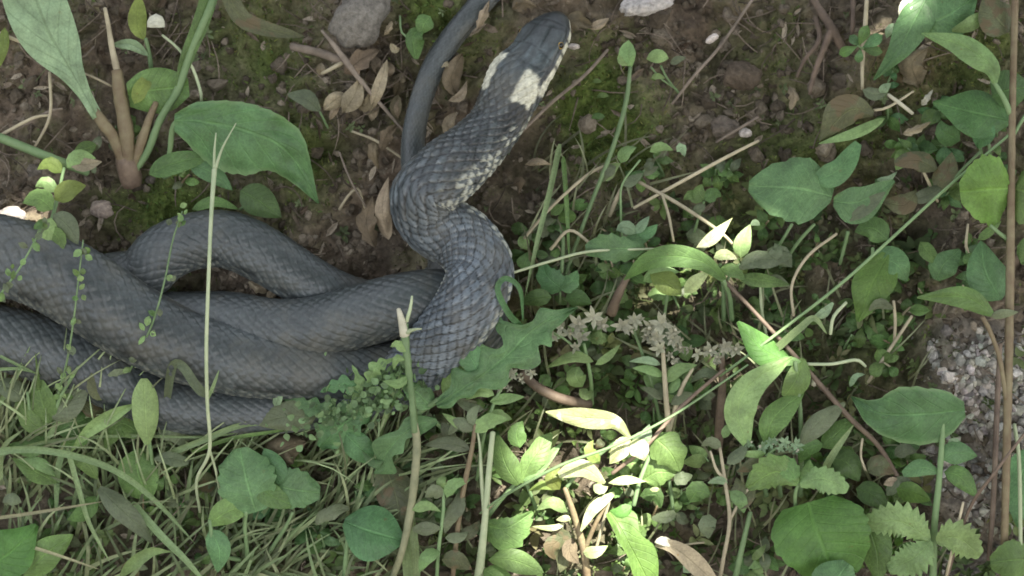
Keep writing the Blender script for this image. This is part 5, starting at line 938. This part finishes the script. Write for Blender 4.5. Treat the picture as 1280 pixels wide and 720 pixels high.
tube('pale_strand', [(1268, 530, 60, 2.4), (1274, 580, 60, 2.6), (1276, 690, 40, 2.4)], ST['pale'], label='pale strand hanging right of the tall stem at the lower corner', cat='strand')
tube('dead_vine', [(1236, 700, 14, 3), (1242, 620, 30, 3.6), (1246, 520, 34, 3.6), (1250, 430, 26, 3)], ST['brown'], label='thick dark stalk behind the tall reddish stem on the gravel', cat='stalk')
# top centre details
tube('dry_stalk', [(1084, -10, 34, 2.6), (1081, 40, 36, 3), (1078, 80, 32, 2.6), (1078, 112, 24, 2)], ST['straw'], label='straight dry stalk hanging down at the top right', cat='stalk')
for i, (pts, lab) in enumerate([([(1012, -10, 10, 4), (1026, 14, 24, 5), (1040, 36, 26, 6), (1060, 74, 6, 4)], 'thick forked root at the top, main arm'), ([(1040, 34, 26, 5), (1030, 60, 24, 4), (1018, 92, 14, 3.4), (1012, 118, 2, 2.4)], 'root arm curving down from the forked root'), ([(1020, 22, 18, 3.4), (1024, 50, 26, 3), (1006, 74, 18, 2.6), (996, 96, 4, 2)], 'thin crooked root left of the forked root'), ([(1066, -10, 12, 3.4), (1066, 30, 20, 3), (1062, 56, 8, 2)], 'short root beside the hanging dry stalk')]):
    tube('root', pts, ST['root'], label=lab, cat='root', group='roots coming out of the upper bank', rough=.25)
def rock(name, cx, cy, h, rx, ry, rz, col, label, cat, seed=1, rot=0.):
    v = ICO2.copy(); import bmesh
    bm = bmesh.new(); bmesh.ops.create_icosphere(bm, subdivisions=4, radius=1); v = np.array([x.co[:] for x in bm.verts]); f = np.array([[q_.index for q_ in x.verts] for x in bm.faces]); bm.free()
    d = (fbm(v[:, 0] * 1.7 + seed, v[:, 1] * 1.7 + v[:, 2], seed, 4) - .5) * .7 + (fbm(v[:, 0] * 6 + seed, v[:, 1] * 6 + v[:, 2] * 5, seed + 4, 3) - .5) * .2
    v = v * (1 + d)[:, None]; c_, s_ = math.cos(rot), math.sin(rot)
    x = v[:, 0] * rx; y = v[:, 1] * ry
    p = P(np.stack([cx + x * c_ - y * s_, cy + x * s_ + y * c_, h + v[:, 2] * rz], 1))
    cc = np.array(col)[None] * (.6 + .8 * fbm(v[:, 0] * 4 + 3, v[:, 1] * 4 + v[:, 2] * 3, seed + 8, 4))[:, None]
    return tag(obj(name, mesh(name, p, f, col=cc), MAT_CRUMB), label, cat)
rock('flat_stone', 806, 6, 34, 36, 13, 12, (.42, .40, .38), 'pale grey flat stone at the top edge right of the snake head', 'stone', 3, -.15)
rock('stone', 452, 18, 36, 34, 44, 24, (.17, .16, .14), 'rough grey rock at the top edge left of the snake tail', 'rock', 12, .5)
rock('stone', 905, 160, 4, 19, 15, 14, (.13, .11, .09), 'rounded brown stone half buried in the dark clods', 'stone', 22)
rock('clod', 928, 95, 2, 24, 19, 17, (.10, .08, .06), 'large dark clod of earth at upper right centre', 'clod', 27)
rock('stone', 127, 262, 30, 15, 12, 10, (.24, .20, .17), 'small rounded pinkish stone between the rosette and the coil', 'stone', 31)
rock('stone', 890, 48, 26, 9, 5, 5, (.55, .50, .46), 'tiny white stone chip on the dark clods', 'stone chip', 33, -.6)
rock('stone', 718, 58, 22, 7, 4, 5, (.55, .50, .46), 'tiny white stone chip right of the snake head', 'stone chip', 35)
rock('stone', 932, 166, 22, 9, 6, 5, (.40, .37, .34), 'small pale pebble under the thin twig on dark soil', 'pebble', 37)
rock('stone', 12, 270, 40, 20, 12, 10, (.40, .36, .33), 'pale stone at the left edge above the thick coil', 'stone', 38)
for i in range(24):
    cx_, cy_ = RS.normal(458, 24), RS.normal(108, 34); a_ = RS.normal(1.1, .5); l_ = RS.uniform(14, 34); wd_ = RS.uniform(3.5, 8); e_ = np.array([math.cos(a_), -math.sin(a_), 0]); h_ = gh(cx_, cy_) + 10
    leaf(None, [np.array([cx_, cy_, h_]) - e_ * l_ * .5, np.array([cx_ + RS.normal(0, 4), cy_, h_ + 12]), np.array([cx_, cy_, h_]) + e_ * l_ * .5], ['dry', 'dryd', 'dry'][i % 3], 'dead_leaf', '%s %s curled %s dead leaf %s of the heap left of the tail' % ('long' if l_ > 24 else 'short', 'broad' if wd_ > 5.7 else 'narrow', 'brown' if i % 3 == 1 else 'pale', 'at the top' if cy_ < 88 else 'at the foot' if cy_ > 128 else 'in the middle'), 'dead leaf', 'curled dead leaves heaped left of the tail', w=wd_, kind='ell', fold=RS.uniform(.3, 1.), curl=RS.uniform(-.6, .9), wav=.45)
tube('twig', [(364, 58, 30, 5), (396, 65, 36, 5.5), (428, 76, 34, 5)], ST['twig'], label='short thick grey twig left of the curled dead leaves', cat='twig', rough=.2)
tube('twig', [(402, 38, 34, 1.6), (414, 52, 40, 3), (432, 76, 44, 4), (450, 100, 40, 3), (480, 135, 30, 2.2), (508, 168, 12, 1.8)], ST['twig'], label='long thin forked twig slanting down to the snake tail', cat='twig', rough=.2)
tube('twig', [(428, 78, 36, 3), (414, 86, 34, 2.6), (402, 92, 26, 2)], ST['straw'], label='short pale twig end under the thick grey twig', cat='twig')
tube('twig', [(440, 164, 14, 1.6), (470, 176, 24, 1.8), (506, 200, 14, 1.6)], ST['straw'], label='thin pale twig pointing at the tail from the left', cat='twig')
tube('twig', [(424, 262, 10, 1.8), (436, 244, 20, 1.8), (448, 236, 20, 1.6), (456, 260, 10, 1.5)], ST['straw'], label='bent thin twig on the earth left of the neck', cat='twig')
tube('twig', [(424, 190, 24, 1.2), (438, 225, 30, 1.4), (457, 258, 20, 1.2)], ST['twig'], label='very thin dark twig between broad leaf and neck', cat='twig')
tube('twig', [(-5, 172, 30, 2.4), (40, 148, 34, 2), (62, 144, 30, 1.6)], ST['straw'], label='thin pale twig at the left edge beside the rosette', cat='twig')
tube('twig', [(62, 90, 40, 2), (62, 145, 40, 2), (40, 190, 20, 1.6)], ST['straw'], label='thin bent straw hanging from the broad pale leaf', cat='straw')
tube('twig', [(-10, 38, 30, 2.4), (20, 50, 34, 2.2), (34, 56, 30, 1.6)], ST['straw'], label='short twig at the upper left edge', cat='twig')
tube('twig', [(96, 88, 30, 1.4), (120, 98, 36, 1.6), (140, 108, 30, 1.4)], ST['straw'], label='thin straw between the broad pale leaf and the stalks', cat='straw')
tube('twig', [(84, 66, 24, 1.6), (102, 72, 28, 1.6), (118, 58, 22, 1.4)], ST['twig'], label='crooked twig right of the broad pale leaf', cat='twig')
tube('twig', [(78, 136, 20, 1.6), (60, 140, 28, 2), (20, 162, 26, 1.8)], ST['twig'], label='crooked dark twig under the broad pale leaf', cat='twig')
dl_ = [('dryd', (430, 92, 30), (452, 74, 44), (474, 62, 34), 13, 'curled dark dead leaf above the pale one'), ('dry', (428, 142, 22), (444, 118, 44), (450, 96, 34), 13, 'pale curled dead leaf left of the tail'), ('dry', (462, 140, 22), (474, 108, 46), (484, 74, 34), 8, 'narrow rolled dead leaf left of the tail'),
       ('dry', (404, 138, 20), (420, 124, 30), (434, 118, 24), 10, 'small crumpled dead leaf next to the pale curled one'), ('dryd', (446, 128, 24), (458, 132, 36), (466, 112, 28), 8, 'little brown rolled leaf in the litter'), ('dryd', (476, 190, 16), (484, 168, 34), (496, 156, 24), 8, 'reddish dead leaf beside the tail'),
       ('dryd', (470, 176, 16), (466, 190, 30), (474, 212, 18), 7, 'dark dead leaf below the reddish one'), ('dryd', (572, 122, 32), (564, 98, 46), (578, 66, 36), 12, 'brown curled dead leaf between tail and neck'), ('dry', (560, 126, 30), (576, 120, 42), (584, 100, 34), 6, 'thin tan leaf edge by the brown curled leaf'),
       ('dry', (596, 38, 50), (604, 20, 56), (612, 0, 50), 6, 'pale pointed bract at the top between tail and head'), ('dry', (566, 176, 26), (560, 156, 36), (570, 140, 28), 8, 'pale torn leaf scrap left of the neck'), ('dry', (486, 300, 10), (478, 260, 26), (486, 220, 14), 10, 'pale papery root sheath left of the neck bend'), ('dryd', (470, 310, 8), (458, 280, 22), (466, 244, 10), 12, 'flaking brown bark scrap left of the neck bend'),
       ('dry', (548, 84, 40), (556, 80, 46), (566, 84, 40), 4, 'tiny tan scrap against the tail'), ('dry', (480, 44, 34), (486, 36, 40), (490, 26, 32), 4, 'tiny pale splinter above the dead leaves'), ('dry', (500, 60, 34), (494, 62, 38), (488, 54, 34), 5, 'small tan scrap under the two green leaves'),
       ('dryd', (700, 36, 20), (720, 26, 32), (742, 34, 22), 12, 'brown leaf scrap right of the snake snout'), ('dryd', (640, 12, 44), (655, 4, 54), (672, 10, 44), 9, 'dark dead leaf against the snake snout'), ('dry', (735, 36, 20), (750, 30, 28), (762, 22, 20), 6, 'tan scrap below the flat stone'),
       ('dry', (656, 206, 10), (672, 202, 22), (690, 206, 14), 5, 'little tan leaf right of the neck'), ('dryd', (640, 232, 4), (650, 226, 14), (648, 244, 6), 6, 'small brown scrap under the neck'), ('dry', (985, 108, 10), (992, 120, 22), (988, 138, 12), 6, 'pale scrap at the foot of the roots'),
       ('dryd', (1150, 110, 14), (1140, 80, 30), (1160, 60, 16), 18, 'reddish dead leaf in the hollow at the upper right'), ('wht', (1152, 132, 24), (1158, 124, 30), (1166, 112, 24), 4, 'small white flake at the upper right'), ('dry', (1128, 168, 26), (1146, 162, 34), (1164, 152, 26), 5, 'pale split stick-like leaf under the white flake'),
       ('dryd', (340, 580, 20), (356, 560, 40), (384, 552, 26), 22, 'brown dead leaf under the lowest coil'), ('dry', (322, 540, 40), (342, 526, 50), (352, 514, 42), 6, 'small tan leaf above the brown dead leaf'), ('dry', (345, 360, 4), (338, 372, 12), (350, 382, 6), 6, 'pinkish leaf scrap inside the loop of coils'), ('dry', (310, 352, 4), (322, 360, 12), (334, 366, 6), 6, 'second leaf scrap inside the loop of coils')]
for mt, a, b_, c_, w_, lab in dl_:
    leaf(None, [a, b_, c_], mt, 'dead_leaf', lab, 'dead leaf', 'dead leaf scraps on the bank' , w=w_, kind=['ell', 'ovate', 'lance'][RS.randint(3)], fold=RS.uniform(.1, .8), curl=RS.uniform(.3, 1.2), wav=.6, teeth=[0, 0, 3][RS.randint(3)], td=.25)
plant('two_leaved_seedling', 'two fresh green lobed leaves beside the tail near the top', 'seedling', (520, 70, 20), [('green', [(500, 20, 30, 1.4), (502, 40, 40, 1.4), (514, 50, 46, 1.4)])],
    [Lf((538, 20, 52), (530, 30, 58), (524, 44, 52), mat='mid', w=12, wav=.2), Lf((528, 34, 50), (516, 46, 58), (520, 74, 46), mat='mid', wl=[3, 14, 16, 12, 3], wr=[3, 8, 10, 8, 2], wav=.2)])
plant('grey_green_seedling', 'ragged pale green leaf between the broad leaf and the dead leaves', 'seedling', (395, 140, 10), [('green', [(410, 160, 4, 1.6), (400, 140, 24, 1.6)])],
    [Lf((400, 138, 34), (384, 124, 42), (360, 118, 34), mat='grey', wl=[2, 12, 10, 8, 2], wr=[2, 8, 14, 8, 2], wav=.25)])
plant('edge_leaf', 'narrow olive leaf hanging at the left edge near the top', 'leaf', (4, 110, 20), (), [Lf((6, 34, 44), (4, 60, 50), (0, 84, 40), mat='yel', w=7)])
blade([(285, -10, 40), (300, 20, 46), (326, 34, 40), (380, 46, 20)], 11, 'drooping dull blade at the top left of the rock', 'brown')
for x, y, w_, i in ((745, 102, 5, 0), (752, 120, 6, 1), (746, 146, 7, 2)):
    leaf(None, [(x - w_, y + 2, 24), (x, y - 1, 28), (x + w_ * 1.5, y, 24)], 'mid', 'moss_leaf', ['topmost of three tiny leaves on the moss', 'middle one of three tiny leaves on the moss', 'lowest of three tiny leaves on the moss'][i], 'leaf', 'tiny leaves on the moss', w=w_ * .6, kind='ell')
# ---------------------------------------------------------------- filler weeds, zone by zone
ZONES = [('in the bottom left tangle', (10, 330, 600, 730), 20, ('mid', 'grey', 'dark', 'brown')), ('under the lower left coil', (0, 240, 480, 590), 9, ('mid', 'dark', 'grey')),
         ('left of the broken stem', (290, 500, 560, 720), 10, ('blue', 'mid', 'dark')), ('right of the hollow stem', (530, 690, 520, 720), 18, ('grey', 'mid', 'dark', 'brown')),
         ('behind the star flowers', (650, 900, 340, 520), 24, ('dark', 'mid', 'grey', 'lite')), ('right of the sunlit leaves', (760, 960, 540, 730), 22, ('lite', 'dark', 'grey', 'mid', 'brown')),
         ('below the blue-green leaves', (920, 1140, 280, 480), 20, ('dark', 'mid', 'mid')), ('around the serrated leaves', (1000, 1200, 540, 720), 16, ('mid', 'dark', 'vivid')),
         ('below the mossy patch', (660, 920, 220, 350), 18, ('grey', 'mid', 'dark')), ('behind the tall right stem', (1060, 1275, 60, 400), 22, ('dark', 'blue', 'mid')), ('beside the rosette', (0, 260, 180, 250), 5, ('yel', 'grey', 'mid'))]
for lab, (xa, xb, ya, yb), n, mats in ZONES:
    k = 0
    for _ in range(n * 6):
        if k >= n: break
        x, y = RS.uniform(xa, xb), RS.uniform(ya, yb)
        if near_snake(x, y - 14) < 16: continue
        k += 1; g0 = gh(x, y); H = RS.uniform(16, 52)
        r = thing('small_weed', 'small weed', 'weed', (x, y, g0), 'small weeds ' + lab)
        lean = RS.uniform(-18, 18); rise = RS.uniform(10, 34)
        tube('stem', [(x, y, g0, 1.8), (x + lean * .4, y - rise * .5, g0 + H * .6, 1.6), (x + lean, y - rise, g0 + H, 1.1)], ST[['green', 'red', 'green', 'straw'][RS.randint(4)]], r, sides=5)
        sc_ = r.children[0].data.materials[0].name.split('_')[1] if r.children else ''
        a0 = RS.uniform(0, 6.28)
        kd = ['ell', 'ovate', 'lance', 'spat'][RS.randint(4)]; L = RS.uniform(14, 34)
        nl_ = RS.randint(4, 8)
        r['label'] = 'weed with %s %s %s leaves on a %s %s stem %s' % (['four', 'five', 'six', 'seven'][nl_ - 4], 'larger' if L > 24 else 'mid-sized' if L > 19 else 'tiny', {'ell': 'oval', 'ovate': 'pointed', 'lance': 'narrow', 'spat': 'spoon-shaped'}[kd], 'left-leaning' if lean < -6 else 'right-leaning' if lean > 6 else 'straight', sc_, lab)
        for i in range(nl_):
            t = RS.uniform(.35, 1); c = np.array([x + lean * t, y - rise * t, g0 + H * t]); a = a0 + i * 2.4; l = L * RS.uniform(.7, 1.2)
            e = np.array([math.cos(a), math.sin(a) * .8, 0]); 
            leaf(r, [c, c + e * l * .5 + [0, 0, 7], c + e * l + [0, 0, RS.uniform(-6, 6)]], mats[RS.randint(len(mats))], w=l * RS.uniform(.2, .36), kind=kd, roll=RS.uniform(-.9, .9), n=8, m=3, wav=.2, curl=.3, fold=.25, teeth=[0, 0, 0, 5][(k + i * 0) % 4], td=.1)
# ground cover: countless small leaves low down
def sprig_template():
    lv, lf, _ = leaf_flat(); V_ = []; F_ = []; n = 0
    for k, (a, z, s_) in enumerate(((.3, .0, 1.), (2.5, .25, .9), (4.4, .1, 1.05), (1.4, .55, .75), (5.4, .6, .65))):
        p = lv.copy() * s_ * np.array([.8, .55, .8]); p[:, 0] += s_ * .95; p[:, 2] += p[:, 0] * .25
        c, s = math.cos(a), math.sin(a); V_.append(np.stack([p[:, 0] * c - p[:, 1] * s, p[:, 0] * s + p[:, 1] * c, p[:, 2] + z], 1)); F_.append(lf + n); n += len(lv)
    an = np.arange(4) * math.pi / 2; ring = np.stack([np.cos(an) * .09, np.sin(an) * .09], 1)
    sv = np.vstack([np.hstack([ring + [.3 * q_ * q_, 0], np.full((4, 1), z)]) for q_, z in ((1, -1.6), (.6, -.6), (0, .6))]); V_.append(sv); F_.append(grid_faces(3, 4, True) + n)
    return np.vstack(V_), np.vstack(F_)
SPRIG = sprig_template()
def cover(name, n, dens, smin, smax, hmin, hmax, colf, label, jit=.55, wide=.6):
    x = RS.uniform(-60, 1340, n); y = RS.uniform(-40, 780, n); k = RS.rand(n) < dens(x, y); x, y = x[k], y[k]; n = len(x)
    tv, tf = SPRIG; r = RS.uniform(smin, smax, n); cen = P(np.stack([x, y, relief(x, y) + RS.uniform(hmin, hmax, n)], 1))
    v, f, c = scatter(tv, tf, cen, jit, r * S, colf(x, y, n), aspect=np.stack([RS.uniform(.8, 1.3, n), RS.uniform(.5, 1.1, n), RS.uniform(.5, 2.5, n)], 1))
    return tag(obj(name, mesh(name, v, f, col=c), MAT_LEAFY), label, None, None, 'stuff')
cl = lambda x, y, n: (np.array([.085, .125, .042]) * RS.uniform(.5, 1.5, (n, 1)) + (RS.rand(n, 1) > .8) * np.array([.06, .035, .03])) * (1 + RS.uniform(-.12, .12, (n, 3)))
cover('broad_ground_cover', 900, lambda x, y: vegm(x, y) * sst(520, 640, x) * outside_snake(x, y), 9, 16, 4, 22, cl, 'overlapping dull broad leaves low between the weeds on the right')
cover('ground_cover', 3600, lambda x, y: vegm(x, y) * (.25 + .75 * sst(.4, .6, fbm(x / 50., y / 50., 91))) * outside_snake(x, y), 5, 11, 0, 14, cl, 'low tangle of small dark leaves under the plants')
cover('seedling_leaves', 420, lambda x, y: (1 - vegm(x, y)) * (.1 + .8 * sst(.5, .62, fbm(x / 60., y / 60., 95))) * outside_snake(x, y), 3, 7, 3, 12, lambda x, y, n: np.array([.13, .17, .08]) * RS.uniform(.5, 1.4, (n, 1)), 'scattered tiny seedling leaves on the bare bank')
# grass tangle
def tangle(name, n, zones, label, lmin=40, lmax=110, col=(.15, .21, .10), wd=2.2, over=False):
    B = Bag()
    for _ in range(n):
        (xa, xb, ya, yb, am) = zones[RS.randint(len(zones))]
        x, y = RS.uniform(xa, xb), RS.uniform(ya, yb); l = RS.uniform(lmin, lmax); a = am + RS.randn() * .55; g0 = gh(x, y); pts = [(x, y, g0)]; b = RS.randn() * .13
        rise = RS.uniform(70, 110) if over else RS.uniform(20, 60)
        ok = True
        for i in range(1, 5):
            x += math.cos(a) * l / 4; y -= math.sin(a) * l / 4; a += b; pts.append((x, y, g0 + rise * math.sin(i / 4. * 2.2)))
            if near_snake(x, y) < 2 and not over: ok = False
        if not ok: continue
        v, f, u = leaf_vf(pts, w=RS.uniform(.7, 1.3) * wd, kind='blade', fold=.5, curl=0, wav=.05, m=1, n=9)
        b_ = RS.rand() ** 1.5; c = (np.array(col) * (1 - b_ * .5) + np.array([.26, .25, .15]) * b_ * .5) * RS.uniform(.55, 1.5)
        B.add(v, f, c=np.repeat(c[None], len(v), axis=0))
    return B.make(name, MAT_LEAFY, None, label=label, kind='stuff')
tangle('grass', 560, [(0, 240, 520, 620, 1.3), (330, 520, 520, 600, 1.2), (240, 500, 660, 760, 1.2), (380, 520, 560, 700, 1.1), (0, 240, 640, 760, 1.4), (250, 480, 640, 740, .6), (0, 200, 560, 640, 1.2)], 'tangled thin grass along the bottom left of the bank')
tangle('draping_grass', 190, [(-20, 260, 540, 640, 1.5), (-20, 130, 500, 560, 1.3), (260, 500, 560, 620, 1.2)], 'thin pale grass blades draped over the lowest coils', 70, 150, (.24, .31, .16), 1.5, True)
tangle('thin_grass', 260, [(560, 700, 450, 620, 1.5), (940, 1200, 560, 760, 1.3), (640, 780, 330, 420, 1.4), (560, 960, 600, 760, 1.4), (940, 1150, 380, 700, 1.2), (660, 800, 200, 330, 1.1), (0, 200, 480, 560, 1.4), (840, 1000, 380, 560, 1.8)], 'sparse thin grass blades among the weeds', col=(.17, .19, .11), wd=1.5)
fix_subparts()
